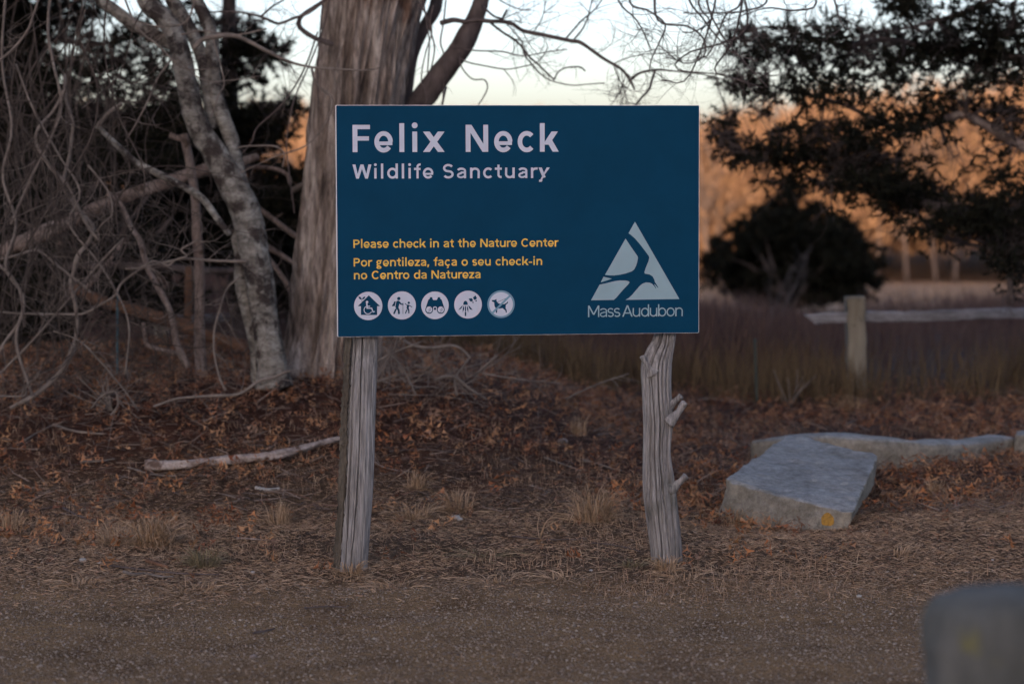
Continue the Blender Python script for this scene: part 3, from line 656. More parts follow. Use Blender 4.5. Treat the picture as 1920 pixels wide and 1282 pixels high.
# curling limb and hanging stems left of the trunk
traced('branch', [(625, 84), (605, 77), (587, 70), (566, 56), (560, 44), (566, 30), (587, 15), (606, 2), (625, -20)], 14.2, (10, 9, 9, 7, 6), M['limb'], big, n=9)
traced('branch', [(606, 4), (577, 25), (550, 35), (530, 43), (517, 44), (490, 32), (460, 25), (436, 22), (392, 23)], 14.1, (6, 5.5, 5, 3), M['limb'], big, n=7, twigs=dict(num=16, L=.35, rr=.002, lev=2, seed=21))
traced('branch', [(490, 31), (500, 22), (510, 13), (524, 5), (540, -6)], 14.1, (4, 3.5), M['limb'], big, n=6, twigs=dict(num=5, L=.2, rr=.002, lev=1, seed=22))
# hanging vine stems between trunk and limbs
HV = [[(790, -20), (800, 40), (805, 80), (802, 130), (798, 196)], [(838, -20), (832, 40), (826, 80), (833, 110), (830, 196)], [(812, 10), (806, 50), (815, 90), (806, 140), (800, 170)], [(620, -20), (612, 30), (603, 62), (590, 97), (572, 140), (552, 186), (541, 235), (538, 285), (552, 400)],
      [(606, 0), (600, 60), (596, 130), (597, 200)], [(596, 60), (575, 120), (548, 170), (520, 205), (482, 240), (470, 270), (440, 300)], [(785, 5), (800, 30), (810, 60), (798, 100), (790, 150), (800, 190)]]
for k, pp in enumerate(HV):
    o = traced('hanging_vine', pp, 14.0, (3.5, 2.5), M['limb'], None, ['thin dark vine hanging close beside the right edge of the thick trunk', 'thin dark vine hanging over the heavy right hand limb', 'short dark vine looped between the two dark limbs', 'long thin vine drooping left of the thick trunk past the sign edge', 'straight dark vine against the left edge of the thick trunk', 'slanting thin vine running from the thick trunk down to the left', 'wavy dark vine hanging in front of the left hand limb'][k], 'vine', 'vines hanging around the thick trunk', n=5, amp=.2, twigs=dict(num=4, L=.15, rr=.0015, lev=0, seed=200+k))
    HVg = 1

# grey forked tree
DG = 13.9
gb = G(513, 700); gb[1] = DG; gb[0] = P(513, 700, DG)[0]; gb[2] = float(Z(gb[0], DG))
gt = thing('forked_tree', 'lichen spotted grey tree leaning left and forking, left of the thick trunk', 'tree', gb)
def cherrydisp(s, th, r):
    return r*(.05*vn(s*4, np.cos(th)*1.5, np.sin(th)*1.5, 61)+.05*vn(s*14, np.cos(th)*5, np.sin(th)*5, 62)+.03*vn(s*40, np.cos(th)*12, np.sin(th)*12, 63))
mb = MB(); p, r = trace([(262, -70), (268, -20), (278, 8), (302, 30), (322, 54), (333, 80), (342, 117), (347, 145), (356, 188), (364, 218), (379, 252), (399, 282), (416, 312), (436, 349), (456, 386), (468, 425), (474, 463), (482, 497), (490, 547), (494, 581), (500, 618), (507, 665), (512, 705), (514, 725)], DG, (30, 34, 35, 37, 40, 42, 46, 54, 56, 52, 50, 56, 72), 260)
tube(mb, p, r, 64, cherrydisp); mb.build('trunk', M['cherry'], gt)
mb = MB(); p, r = trace([(440, 430), (452, 480), (455, 530), (470, 590), (485, 650), (490, 715)], DG+.12, (20, 30, 34, 40), 120); tube(mb, p, r, 32, cherrydisp); mb.build('trunk', M['cherry'], gt)
for pp, wd in (([(365, -40), (369, 0), (382, 27), (396, 67), (399, 127), (403, 174), (416, 215), (433, 262), (440, 300), (452, 350), (462, 385)], (20, 24, 26, 28, 30, 32)),
               ([(310, -40), (322, 0), (342, 33), (362, 67), (379, 111), (386, 151), (392, 200), (400, 240)], (24, 26, 24, 22, 18)),
               ([(160, -30), (188, 0), (215, 20), (255, 50), (292, 67), (332, 88)], (20, 22, 24, 24))):
    mb = MB(); p, r = trace(pp, DG+.1, wd, 120); tube(mb, p, r, 28, cherrydisp); mb.build('limb', M['cherry'], gt)
for k, (pp, wd, tw) in enumerate([([(362, 92), (379, 75), (402, 69), (439, 67), (470, 80), (503, 97), (543, 116), (584, 126), (651, 131), (690, 132), (714, 127)], (10, 10, 9, 7, 5, 4, 3), dict(num=14, L=.35, rr=.002, lev=2, seed=31)),
      ([(584, 126), (590, 151), (604, 168), (620, 181), (622, 196), (617, 218), (597, 251), (570, 275), (537, 287), (513, 295), (449, 325)], (5, 4.5, 4, 3, 2), dict(num=8, L=.18, rr=.0018, lev=1, seed=32)),
      ([(446, 278), (455, 275), (497, 273), (520, 276), (533, 288), (530, 314)], (3.5, 2.5), dict(num=3, L=.12, rr=.0015, lev=0, seed=33)),
      ([(340, 65), (380, 58), (440, 66), (500, 54)], (4, 3), dict(num=4, L=.2, rr=.0018, lev=0, seed=34)),
      ([(396, 60), (420, 150), (412, 175), (395, 220)], (3, 2.5), None),
      ([(330, 108), (380, 150), (440, 150), (490, 142)], (3, 1.5), dict(num=8, L=.2, rr=.0015, lev=1, seed=36)),
      ([(231, -10), (248, 33), (268, 64), (295, 84), (322, 111), (350, 130), (410, 128)], (4, 4, 4, 2), dict(num=14, L=.3, rr=.002, lev=2, seed=37)),
      ([(322, 111), (295, 148), (278, 188), (255, 232), (235, 265)], (4, 3), dict(num=5, L=.15, rr=.0015, lev=0, seed=38)),
      ([(370, -20), (350, 40), (300, 50), (250, 38)], (4, 2.5), dict(num=12, L=.3, rr=.002, lev=2, seed=39))]):
    traced('branch', pp, DG-.3, wd, M['vine'], gt, n=7, amp=.15, twigs=tw, f=14)

# dead wood standing, leaning and fallen between the trees
DW = [('fallen_log', 'pale barkless log leaning up to the right behind the grey forked tree', 'log', [(-40, 492), (60, 448), (144, 409), (218, 376), (285, 352), (335, 335), (396, 315), (449, 305), (484, 293)], 14.9, (32, 30, 26, 25, 24, 20, 13), 'dead', 18),
      ('dead_tree', 'upright barkless pinkish dead stem standing left of the grey forked tree', 'dead tree', [(344, 252), (350, 280), (355, 302), (366, 369), (369, 430), (372, 463), (374, 530), (374, 597), (376, 665), (378, 715)], 14.4, (16, 17, 17, 19, 19, 20, 22), 'dead', 16),
      ('fallen_branch', 'grey branch sloping down to the right in front of the leaning pale log', 'branch', [(181, 236), (215, 268), (252, 302), (285, 320), (335, 345), (379, 372), (409, 412), (430, 440)], 13.5, (9, 12, 13, 13, 12, 10), 'cherry', 14),
      ('dead_sapling', 'thin crooked dead stem rising from the leaf litter left of the upright dead stem', 'dead tree', [(201, 362), (228, 386), (248, 430), (262, 450), (275, 497), (295, 537), (315, 574), (325, 611), (331, 644), (352, 688)], 14.0, (8, 10, 11, 11, 12, 14), 'dead', 10),
      ('fallen_log', 'rust brown log sloping down to the right on the ground behind the dead stems', 'log', [(130, 535), (188, 564), (235, 577), (285, 591), (335, 607), (386, 628), (436, 644), (480, 668)], 16.2, (20, 22, 24, 22, 18), 'rust', 16),
      ('fallen_log', 'dark horizontal log in the shade behind the upright dead stem', 'log', [(120, 500), (200, 497), (300, 500), (380, 507), (470, 508)], 16.6, (14, 14, 12), 'limb', 12),
      ('fallen_branch', 'pinkish branch between forked tree and thick trunk, uppermost of the slanting ones', 'branch', [(468, 380), (500, 402), (537, 430), (570, 454)], 15.2, (9, 10, 9), 'dead', 8),
      ('fallen_branch', 'short pinkish branch ending at the thick trunk at mid height', 'branch', [(498, 462), (530, 480), (566, 503)], 15.3, (11, 9), 'dead', 8),
      ('fallen_branch', 'steep pinkish branch leaning against the foot of the thick trunk', 'branch', [(500, 478), (515, 500), (537, 531), (558, 575)], 15.1, (9, 10), 'dead', 8),
      ('fallen_branch', 'pale arched branch near the orange gap left of the sign', 'branch', [(459, 314), (485, 313), (520, 318), (540, 330), (545, 345)], 15.0, (8, 8, 6), 'dead', 8),
      ('fallen_branch', 'short whitish branch stub pointing at the thick trunk', 'branch', [(548, 358), (566, 348), (590, 338)], 15.1, (12, 11), 'vine', 8),
      ('dead_sapling', 'dark brown snag standing in the hollow behind the upright dead stem', 'dead tree', [(354, 500), (353, 560), (352, 612), (352, 640)], 16.4, (15, 15), 'rust', 8),
      ('fallen_branch', 'brown broken branch leaning steeply at the left above the rust log', 'branch', [(236, 446), (212, 480), (186, 512), (160, 544)], 14.8, (7, 10), 'dead', 8)]
for nm, lab, cat, pp, d, wd, mt, n in DW:
    traced(nm, pp, d, wd, M[mt], None, lab, cat, n=n, amp=.16, f=5, twigs=dict(num=3, L=.15, rr=.004, lev=0, seed=len(lab)))
# stubs on dead stems
sap = [o for o in COL.objects if o.name == 'dead_sapling'][0]
traced('side_arm', [(335, 662), (318, 660), (302, 656), (288, 652), (275, 645), (271, 625), (269, 605)], 14.0, (12, 10, 9, 7), M['dead'], sap, n=8, base=np.array(sap.location))
ds = [o for o in COL.objects if o.name == 'dead_tree'][0]
traced('broken_top', [(318, 254), (330, 258), (344, 262), (350, 274)], 14.4, (10, 12, 15), M['dead'], ds, n=8, base=np.array(ds.location))
fb = [o for o in COL.objects if o.name == 'fallen_branch'][0]
traced('side_arm', [(184, 236), (200, 215), (216, 203), (228, 194)], 13.5, (9, 8), M['vine'], fb, n=7, base=np.array(fb.location))

# traced vines of the thicket
VN = [('thick twisted grey vine winding down to the leaf litter at far left', [(121, 140), (124, 188), (136, 228), (134, 262), (131, 288), (122, 325), (118, 350), (140, 385), (172, 420), (174, 434), (164, 457), (152, 470), (144, 484), (138, 510), (132, 531), (141, 571), (144, 618), (134, 658), (107, 705), (67, 739), (20, 765)], 13.3, (6, 7, 8, 8, 9)),
      ('long pale vine stretched level across the thicket to the forked tree', [(-20, 584), (50, 588), (134, 589), (161, 586), (188, 571), (215, 554), (228, 531), (255, 510), (275, 500), (309, 492), (349, 485), (403, 489), (462, 490)], 13.3, (4, 4.5, 4.5, 6)),
      ('pale vine strand twined over the level vine', [(235, 504), (262, 502), (285, 490), (300, 492), (315, 498), (330, 487), (350, 480), (340, 468), (362, 455), (372, 448)], 13.25, (4, 4)),
      ('drooping vine loop hanging in front of the forked tree base', [(449, 520), (426, 541), (412, 581), (402, 618), (402, 665), (412, 708), (423, 732)], 13.3, (4, 4.5)),
      ('S curved brown vine at upper left turning into a long slanting stem', [(121, 168), (100, 208), (72, 240), (68, 268), (85, 300), (105, 325), (125, 345), (145, 385), (165, 425), (185, 450)], 13.2, (5, 7, 6)),
      ('low pale vine running along the litter toward the foot of the thick trunk', [(288, 762), (335, 747), (402, 742), (449, 738), (486, 714), (516, 706), (542, 694)], 12.9, (5, 6, 6)),
      ('forked pale stem sprawled on the litter at left', [(171, 765), (191, 742), (215, 734), (221, 748), (220, 762), (208, 778)], 12.7, (4, 5)),
      ('short pale stem bending up at the left picture edge', [(-10, 742), (44, 742), (50, 725), (67, 708)], 12.9, (4, 4)),
      ('steep vine crossing the middle of the thicket', [(30, 120), (60, 200), (110, 290), (150, 360), (130, 420), (190, 500), (240, 600), (235, 700)], 13.1, (4, 4)),
      ('wavy brown vine close to the left picture edge', [(10, -10), (4, 120), (22, 240), (5, 330), (30, 420), (10, 500), (45, 560), (30, 640), (60, 740)], 13.1, (5, 6)),
      ('smooth slanting stem reaching from lower left into the thicket', [(-20, 480), (30, 530), (42, 590), (10, 640), (-20, 690)], 13.1, (6, 6)),
      ('long diagonal stem under the level vine', [(0, 700), (60, 640), (130, 560), (190, 490), (232, 446)], 13.4, (5, 4)),
      ('drooping vine with a hooked end near the fallen grey branch', [(165, 310), (190, 340), (205, 365), (210, 400), (192, 420), (180, 435)], 13.2, (4, 3)),
      ('dark vine rising from the thicket to the top edge beside the forked limb', [(95, -20), (90, 60), (100, 120), (115, 200), (90, 270), (60, 330), (20, 420)], 13.2, (6, 5)),
      ('pale forked twig high in the left corner', [(75, -10), (62, 30), (50, 60), (22, 95), (-10, 120)], 13.0, (4, 6)),
      ('thin stem arching from the thicket down to the litter near the blue stake', [(100, 620), (150, 640), (190, 680), (232, 730), (260, 770)], 13.1, (3, 3)),
      ('bent vine above the level vine at far left', [(-10, 488), (30, 480), (70, 470), (110, 500), (150, 530), (170, 548)], 13.3, (5, 5))]
for k, (lab, pp, d, wd) in enumerate(VN):
    traced('vine', pp, d, wd, M['vine'], None, lab, 'vine', 'vines tangled in the left thicket', n=8, amp=.2, f=16, seed=300+k, twigs=dict(num=12, L=.3, rr=.0019, lev=1, seed=400+k))
# the mass of nameless stems
mb = MB(); q = np.random.default_rng(5)
for k in range(64):
    x0 = q.uniform(-60, 230) if k < 44 else q.uniform(-80, 300); d = q.uniform(12.9, 15.5)
    lean = q.normal(0, 40); ys_ = np.linspace(q.uniform(-60, 250), q.uniform(520, 720), 7)
    px_ = x0+np.linspace(0, 1, 7)*lean+np.cumsum(q.normal(0, 30, 7))-.18*np.maximum(0, ys_-300)*(x0 > 150)
    tube(mb, *trace(list(zip(px_, ys_)), d, (q.uniform(1.3, 3.6), q.uniform(1.3, 4.2)), 44), 5, cap=False)
for k in range(190):
    x0 = q.uniform(-60, 300); y0 = q.uniform(120, 740); d = q.uniform(12.7, 15.5)
    c = wander(P(x0, y0, d), (q.normal(), q.normal()*.3, q.normal()*.5), q.uniform(.4, 1.5), 16, 1.5, int(q.integers(1e9)), -.01)
    tube(mb, c, np.linspace(.0032, .0012, 17)*q.uniform(.5, 1.4), 5, cap=False); twig_on(mb, c, np.full(17, .004), 8, .28, .0014, 1, int(q.integers(1e9)))
for k in range(80):
    x0 = q.uniform(-40, 560); y0 = q.uniform(520, 720); d = q.uniform(14, 17)
    c = wander(P(x0, y0, d), (q.normal(), q.normal()*.3, q.normal()*.3+.3), q.uniform(.3, .9), 12, .8, int(q.integers(1e9)))
    tube(mb, c, np.linspace(.004, .0015, 13), 5, cap=False); twig_on(mb, c, np.full(13, .004), 3, .25, .002, 0, int(q.integers(1e9)))
tag(mb.build('thicket_stems', M['thick']), 'dense tangle of bare grey stems and twigs filling the left side', 'thicket', kind='stuff')
# fine bare twigs over the sky, upper right (a bare tree whose trunk stands out of frame above)
bt = thing('bare_tree', 'leafless tree whose fine arching twigs reach into the sky above the right of the sign', 'tree', (5.2, 13.2, float(Z(5.2, 13.2))))
mb = MB(); tp = np.array([(5.2, 13.2, -.1), (5.1, 13.2, 1.2), (5.3, 13.3, 2.6), (5.0, 13.2, 4.0), (5.0, 13.2, 6)]); pp_ = resample(tp, 40); tube(mb, pp_, np.linspace(.12, .06, 40), 14, wob(5, .1)); mb.build('trunk', M['limb'], bt)
mb = MB(); h_ = resample(np.array([(5.05, 13.25, 3.6), tuple(P(1700, -170, 13.2)), tuple(P(1450, -120, 13.2)), tuple(P(1250, -110, 13.2)), tuple(P(1100, -90, 13.2))]), 40); tube(mb, h_, np.linspace(.05, .012, 40), 9, wob(6, .1)); mb.build('limb', M['limb'], bt)
TW = [[(1150, -110), (1157, -5), (1195, 40), (1222, 95)], [(1200, -110), (1180, 0), (1215, 20), (1247, 46), (1236, 80), (1222, 110), (1218, 130)], [(1240, -110), (1230, 30), (1290, 50), (1320, 75), (1318, 108), (1280, 118), (1235, 85)],
      [(1300, -110), (1290, -10), (1318, 35), (1345, 70), (1375, 100), (1420, 115)], [(1340, -110), (1310, 0), (1330, 40), (1300, 60), (1280, 60)], [(1380, -115), (1390, 0), (1360, 30), (1330, 100), (1300, 112)],
      [(1420, -115), (1440, -5), (1400, 20), (1340, 25), (1280, 25)], [(1460, -115), (1530, 0), (1490, 20), (1440, 15), (1390, 30)], [(1500, -120), (1560, -10), (1575, 40), (1595, 58)], [(1320, -110), (1325, 0), (1350, 60), (1390, 110), (1440, 165)],
      [(1410, -115), (1380, 60), (1340, 130), (1370, 145), (1430, 165)], [(1360, -110), (1400, 50), (1290, 100), (1270, 130), (1360, 140)], [(1340, -110), (1340, 10), (1290, 145), (1240, 150)]]
for k, pp in enumerate(TW): traced('branch', pp, 13.2, (5, 4, 3, 2), M['limb'], bt, n=6, amp=.15, d2=12.9, twigs=dict(num=10, L=.34, rr=.002, lev=2, seed=500+k, t0=.4))

# ------------------------------------------------------------------ evergreen foliage
def sprays(N_, cen, rad3, seed, k=26, L=.055, w_=.007, squash=1.0):
    """needle-like faces in sprays scattered through an ellipsoid"""
    q = np.random.default_rng(seed); c = q.normal(size=(N_, 3)); c /= np.linalg.norm(c, axis=1)[:, None]
    c = cen+c*(q.random((N_, 1))**.45)*rad3
    ax = q.normal(size=(N_, 3))*np.array((1, 1, .6)); ax += (c-cen)/(np.asarray(rad3)+1e-6)*.8; ax /= np.linalg.norm(ax, axis=1)[:, None]
    ln = q.uniform(.06, .16, (N_, 1, 1)); t = q.random((N_, k, 1))
    p = c[:, None]+ax[:, None]*ln*t
    dv = ax[:, None]*.9+q.normal(size=(N_, k, 3))*.75; dv /= np.linalg.norm(dv, axis=2)[..., None]
    sd_ = np.cross(dv, q.normal(size=(N_, k, 3))); sd_ /= np.linalg.norm(sd_, axis=2)[..., None]+1e-9
    l = L*q.uniform(.5, 1.2, (N_, k, 1)); ww = w_*q.uniform(.6, 1.3, (N_, k, 1))
    V = np.stack([p-sd_*ww, p+sd_*ww, p+dv*l], 2).reshape(-1, 3)
    return V
def foliage(name, ell, d, mat, parent, seed, dens=1.0, depth=.8, L=.055, w_=.007, k=26):
    Vs = []
    for n_, (x, y, rx, ry, dn) in enumerate(ell):
        c = P(x, y, d+(np.random.default_rng(seed*77+n_).uniform(-.5, .5))*depth); s = d/FPX
        area = rx*ry*s*s*3.14; N_ = int(area*(dn**1.5 if name == 'foliage' else dn)*dens*850)+6
        Vs.append(sprays(N_, c, np.array((rx*s, max(rx, ry)*s*.8, ry*s)), seed+n_*13, k, L, w_))
    V = np.concatenate(Vs); F = np.arange(len(V)).reshape(-1, 3)
    return mkobj(name, V, F, mat, parent, False)
def branchlets(mb, p0list, ell, d, seed, r0=.012):
    q = np.random.default_rng(seed)
    for x, y, rx, ry, dn in ell:
        c = P(x, y, d); k = int(np.argmin([np.linalg.norm(a-c) for a in p0list])); a = p0list[k]
        for _ in range(4):
            e_ = c+q.normal(size=3)*np.array((rx, rx, ry))*d/FPX*.55; m_ = (a+e_)/2+q.normal(size=3)*.04
            cc = resample(np.array([a, m_, e_]), 12); tube(mb, cc, np.linspace(r0*.7, .002, 12), 5, cap=False)
            twig_on(mb, cc, np.linspace(r0*.7, .002, 12), 4, .3, .0025, 1, int(q.integers(1e9)))
# right-hand cedar
DR = 16.6
rb = np.array((7.0, 17.0, float(Z(7.0, 17.0))))
rc = thing('cedar_tree', 'dark evergreen tree reaching in from the right edge with layered drooping boughs', 'tree', rb)
mb = MB(); t_ = resample(np.array([rb+(0, 0, -.1), rb+(0.05, 0, 1.2), rb+(-.1, 0, 3), rb+(0, 0, 6.5)]), 60); tube(mb, t_, np.linspace(.24, .08, 60), 24, wob(9, .15)); mb.build('trunk', M['limb'], rc)
RBR = [([(2350, 520), (2100, 380), (1917, 275), (1860, 243), (1803, 215), (1755, 232), (1700, 245), (1640, 225), (1580, 195), (1520, 180), (1440, 160), (1380, 155)], (26, 22, 16, 13, 12, 10, 7, 4, 3), 'dead'),
       ([(2350, 700), (2050, 520), (1920, 448), (1860, 415), (1790, 395), (1720, 375), (1650, 335), (1570, 310), (1500, 295), (1430, 300), (1350, 255)], (34, 26, 24, 20, 15, 10, 7, 4), 'limb'),
       ([(2350, 250), (2060, 140), (1920, 112), (1820, 95), (1740, 88), (1660, 75), (1590, 85), (1520, 70), (1450, 50), (1390, 62)], (24, 20, 16, 12, 9, 6, 4), 'limb'),
       ([(2350, 60), (2000, -60), (1900, -20), (1840, 10), (1760, 38), (1690, 55), (1640, 60)], (22, 14, 9, 6, 4), 'limb'),
       ([(1920, 140), (1900, 40), (1907, -10)], (7, 6), 'limb'),
       ([(1870, 420), (1890, 500), (1896, 570)], (14, 12, 14), 'limb'),
       ([(1700, 378), (1760, 440), (1830, 460), (1890, 475)], (8, 7, 6), 'limb'),
       ([(1900, 560), (1880, 480), (1830, 450), (1760, 430), (1690, 425)], (8, 6, 3), 'limb'),
       ([(1697, 30), (1710, 50), (1730, 60)], (5, 5), 'limb')]
anch = []
for k, (pp, wd, mt) in enumerate(RBR):
    traced('bough', pp, DR+.1, wd, M[mt], rc, n=9, amp=.14, f=5); anch += list(trace(pp, DR+.1, (2, 2), 20)[0])
RE = [(1900, 480, 40, 40, 1.5), (1912, 400, 30, 40, 1.6), (1840, 405, 60, 24, 1.7), (1620, 325, 60, 22, 1.5), (1690, 355, 70, 22, 1.6), (1560, 275, 50, 18, 1.4), (1740, 100, 60, 18, 1.3), (1850, 70, 60, 22, 1.5), (1697, 8, 38, 22, 2.2), (1395, 62, 30, 12, .8), (1425, 88, 34, 16, 1.0), (1470, 62, 22, 30, .7), (1490, 80, 46, 20, 1.3), (1545, 72, 38, 22, 1.1), (1548, 48, 12, 18, .8), (1600, 62, 40, 16, .5), (1640, 62, 30, 14, .8), (1690, 78, 60, 18, 1.3), (1760, 50, 70, 26, 1.2), (1830, 22, 60, 24, 1.1), (1890, 40, 45, 30, 1.2), (1880, 95, 60, 30, 1.2),
      (1380, 80, 22, 12, .7), (1400, 100, 26, 9, .8), (1450, 105, 50, 14, 1.3), (1530, 108, 60, 18, 1.4), (1620, 105, 60, 20, 1.3), (1700, 118, 60, 22, .9), (1780, 95, 80, 24, 1.5), (1850, 130, 80, 22, 1.3),
      (1375, 152, 26, 8, 1.0), (1400, 142, 18, 26, .9), (1410, 165, 34, 14, 1.2), (1460, 172, 46, 20, 1.1), (1530, 150, 60, 26, 1.1), (1550, 185, 60, 18, .9), (1620, 150, 60, 22, 1.1), (1690, 145, 50, 16, .8), (1640, 195, 60, 22, .55), (1720, 180, 50, 20, .4),
      (1800, 155, 60, 14, .6), (1880, 165, 50, 22, .9), (1360, 222, 10, 14, .8), (1345, 252, 22, 14, 1.1), (1372, 246, 22, 30, 1.3), (1395, 290, 40, 22, 1.5), (1440, 290, 46, 20, 1.5), (1462, 250, 16, 30, .9), (1490, 245, 20, 20, .8), (1430, 215, 18, 10, .6), (1500, 290, 44, 26, 1.3), (1545, 235, 50, 16, .9),
      (1560, 260, 60, 26, 1.2), (1600, 300, 70, 30, 1.5), (1640, 245, 70, 22, 1.2), (1720, 225, 60, 18, 1.3), (1790, 205, 60, 20, 1.4), (1860, 215, 50, 20, 1.2), (1900, 240, 36, 40, 1.3), (1780, 170, 60, 14, .9),
      (1650, 345, 70, 24, 1.6), (1720, 370, 70, 22, 1.7), (1800, 395, 80, 26, 1.7), (1890, 430, 60, 40, 1.5), (1895, 350, 40, 30, 1.1), (1700, 300, 50, 22, .55), (1770, 300, 60, 36, .28), (1860, 310, 50, 40, .45), (1650, 290, 40, 22, .9), (1560, 345, 50, 20, 1.1), (1500, 335, 40, 12, .9), (1450, 340, 30, 12, .6),
      (1760, 420, 80, 16, 1.2), (1700, 400, 50, 14, .8), (1760, 460, 80, 26, .16), (1870, 480, 50, 30, .5), (1830, 440, 60, 20, .6), (1905, 545, 20, 26, .7), (1580, 395, 40, 14, .35)]
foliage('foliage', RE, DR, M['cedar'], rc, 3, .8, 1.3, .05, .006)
mb = MB(); branchlets(mb, anch, RE, DR, 4); mb.build('twigs', M['limb'], rc)['kind'] = 'stuff'
# left-hand cedars, one behind the other
lc = thing('cedar_tree', 'dark evergreen tree filling the upper left corner behind the vines', 'tree', (-3.9, 18.5, float(Z(-3.9, 18.5))))
LE = [(20, 40, 70, 60, 1.5), (10, 150, 80, 60, 1.6), (30, 260, 80, 60, 1.5), (90, 200, 60, 50, 1.0), (110, 20, 50, 30, .9), (170, 20, 50, 26, .55), (60, 110, 60, 40, 1.0), (150, 70, 50, 26, .4), (200, 110, 60, 26, .75), (130, 130, 60, 26, .6), (250, 60, 50, 26, .6), (270, 105, 60, 20, .5), (180, 165, 70, 22, .5), (260, 160, 60, 22, .5),
      (70, 350, 120, 70, 1.3), (200, 230, 100, 34, 1.3), (120, 285, 100, 50, 1.2), (230, 300, 110, 50, 1.4), (330, 20, 50, 20, .4), (320, 130, 40, 30, .6), (330, 190, 60, 30, .8), (300, 240, 80, 30, 1.4), (150, 420, 150, 60, 1.2), (30, 460, 80, 60, 1.2)]
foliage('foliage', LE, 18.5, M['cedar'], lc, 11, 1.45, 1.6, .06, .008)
LBR = [([(-200, 260), (-60, 200), (60, 190), (160, 205), (260, 215), (330, 230)], (22, 16, 8, 4)), ([(-200, 60), (-40, 70), (80, 70), (180, 85), (270, 60)], (18, 12, 8, 3)), ([(-200, 420), (-20, 380), (120, 330), (260, 290)], (18, 12, 6))]
an = []
for pp, wd in LBR: traced('bough', pp, 18.6, wd, M['limb'], lc, n=8); an += list(trace(pp, 18.6, (2, 2), 16)[0])
mb = MB(); t_ = resample(np.array([(-4.6, 18.8, -.2), (-4.5, 18.8, 2.), (-4.6, 18.8, 6)]), 40); tube(mb, t_, np.linspace(.2, .08, 40), 18, wob(19, .15)); mb.build('trunk', M['limb'], lc)
mb = MB(); branchlets(mb, an, LE, 18.5, 14); mb.build('twigs', M['limb'], lc)['kind'] = 'stuff'
l2 = thing('cedar_tree', 'low dark evergreen behind the forked tree, its bough tips against the orange glow', 'tree', (-2.3, 20.0, float(Z(-2.3, 20))))
L2 = [(450, 45, 34, 18, .8), (480, 85, 44, 16, 1.1), (440, 105, 40, 22, 1.0), (500, 110, 30, 12, .8), (455, 145, 44, 16, .8), (520, 95, 20, 8, .7), (400, 60, 30, 30, .6), (400, 170, 40, 20, .5), (545, 205, 34, 9, 1.1), (505, 215, 44, 16, 1.5), (455, 228, 44, 18, 1.6), (420, 250, 50, 24, 1.5), (480, 250, 44, 18, 1.2), (520, 250, 30, 12, .6), (545, 190, 12, 8, .7),
      (380, 290, 90, 40, 1.4), (470, 290, 50, 20, .9), (340, 380, 130, 50, 1.4), (460, 350, 80, 34, 1.2), (540, 340, 50, 30, 1.0), (520, 400, 70, 40, 1.4), (420, 440, 110, 40, 1.3), (540, 460, 60, 40, 1.4), (280, 440, 110, 44, 1.3), (330, 480, 120, 26, 1.1), (520, 520, 60, 34, 1.3), (550, 570, 40, 30, 1.2), (480, 560, 40, 30, 1.0)]
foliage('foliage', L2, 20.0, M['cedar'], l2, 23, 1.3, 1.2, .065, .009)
mb = MB(); t_ = resample(np.array([tuple(P(470, 660, 20.2)), tuple(P(440, 400, 20.2)), tuple(P(430, 200, 20.2)), tuple(P(430, -60, 20.2))]), 50); tube(mb, t_, np.linspace(.13, .05, 50), 14, wob(29, .15)); mb.build('trunk', M['limb'], l2)
mb = MB(); branchlets(mb, list(t_), L2, 20.0, 24); mb.build('twigs', M['limb'], l2)['kind'] = 'stuff'
def crown(parent, blobs, seed):  # crown foliage above the frame, added to shade the thicket and litter below
    Vs = [sprays(int(900*rx*rz), np.array((x, y, z)), np.array((rx, rx, rz)), seed+k, 16, .16, .03) for k, (x, y, z, rx, rz) in enumerate(blobs)]
    V = np.concatenate(Vs); mkobj('shade_crown', V, np.arange(len(V)).reshape(-1, 3), M['cedar'], parent, False)
crown(big, [(-1.2, 14.6, 5.2, 1.7, .8), (-2.3, 13.6, 5.6, 1.5, .8), (0, 15.2, 5.8, 1.4, .7), (-.8, 14.6, 7, 1.8, 1.2)], 600)
crown(lc, [(-4.2, 18, 4.6, 2.0, 1.0), (-4.4, 16, 4.9, 2.0, .9), (-3.5, 14, 5.0, 1.8, .7), (-4.5, 18.5, 6.6, 2, 1.4), (-5.2, 13.2, 4.6, 1.6, .9)], 610)
crown(l2, [(-2.3, 19.8, 5.0, 1.9, 1.0), (-2.2, 17.4, 5.2, 1.6, .8), (-2.3, 19.8, 6.8, 1.6, 1.3)], 620)
crown(rc, [(5.6, 16.6, 4.6, 2.0, .8), (7.2, 17, 5.6, 2.2, 1.2), (6.8, 15, 4.4, 1.8, .9), (4.4, 16.8, 5.0, 1.3, .6)], 630)
l3 = thing('juniper_bush', 'black green evergreen bush added low behind the vines to darken the far left', 'bush', (-3.4, 17.0, float(Z(-3.4, 17))))  # added bush: dark foliage that blackens the gaps behind the vines
L3 = [(100, 380, 100, 40, 1.2), (250, 560, 80, 30, 1.1), (330, 560, 60, 26, .9), (120, 330, 90, 30, 1.0), (30, 400, 90, 40, 1.2), (140, 430, 90, 36, 1.2), (40, 480, 90, 40, 1.3), (150, 490, 90, 36, 1.3), (250, 470, 70, 30, 1.1), (60, 550, 100, 34, 1.2), (190, 545, 70, 22, .9), (20, 610, 80, 34, 1.1), (110, 610, 60, 22, .8)]
foliage('foliage', L3, 17.0, M['cedar'], l3, 43, 1.1, 1.0, .06, .009)
mb = MB()
for k in range(5):
    q = np.random.default_rng(k+160); c = wander(np.array((-3.4, 17.0, float(Z(-3.4, 17)))), (q.normal()*.6, q.normal()*.3, 1), 1.4, 10, .4, k+17); tube(mb, c, np.linspace(.04, .012, 11), 6)
mb.build('trunk', M['limb'], l3)
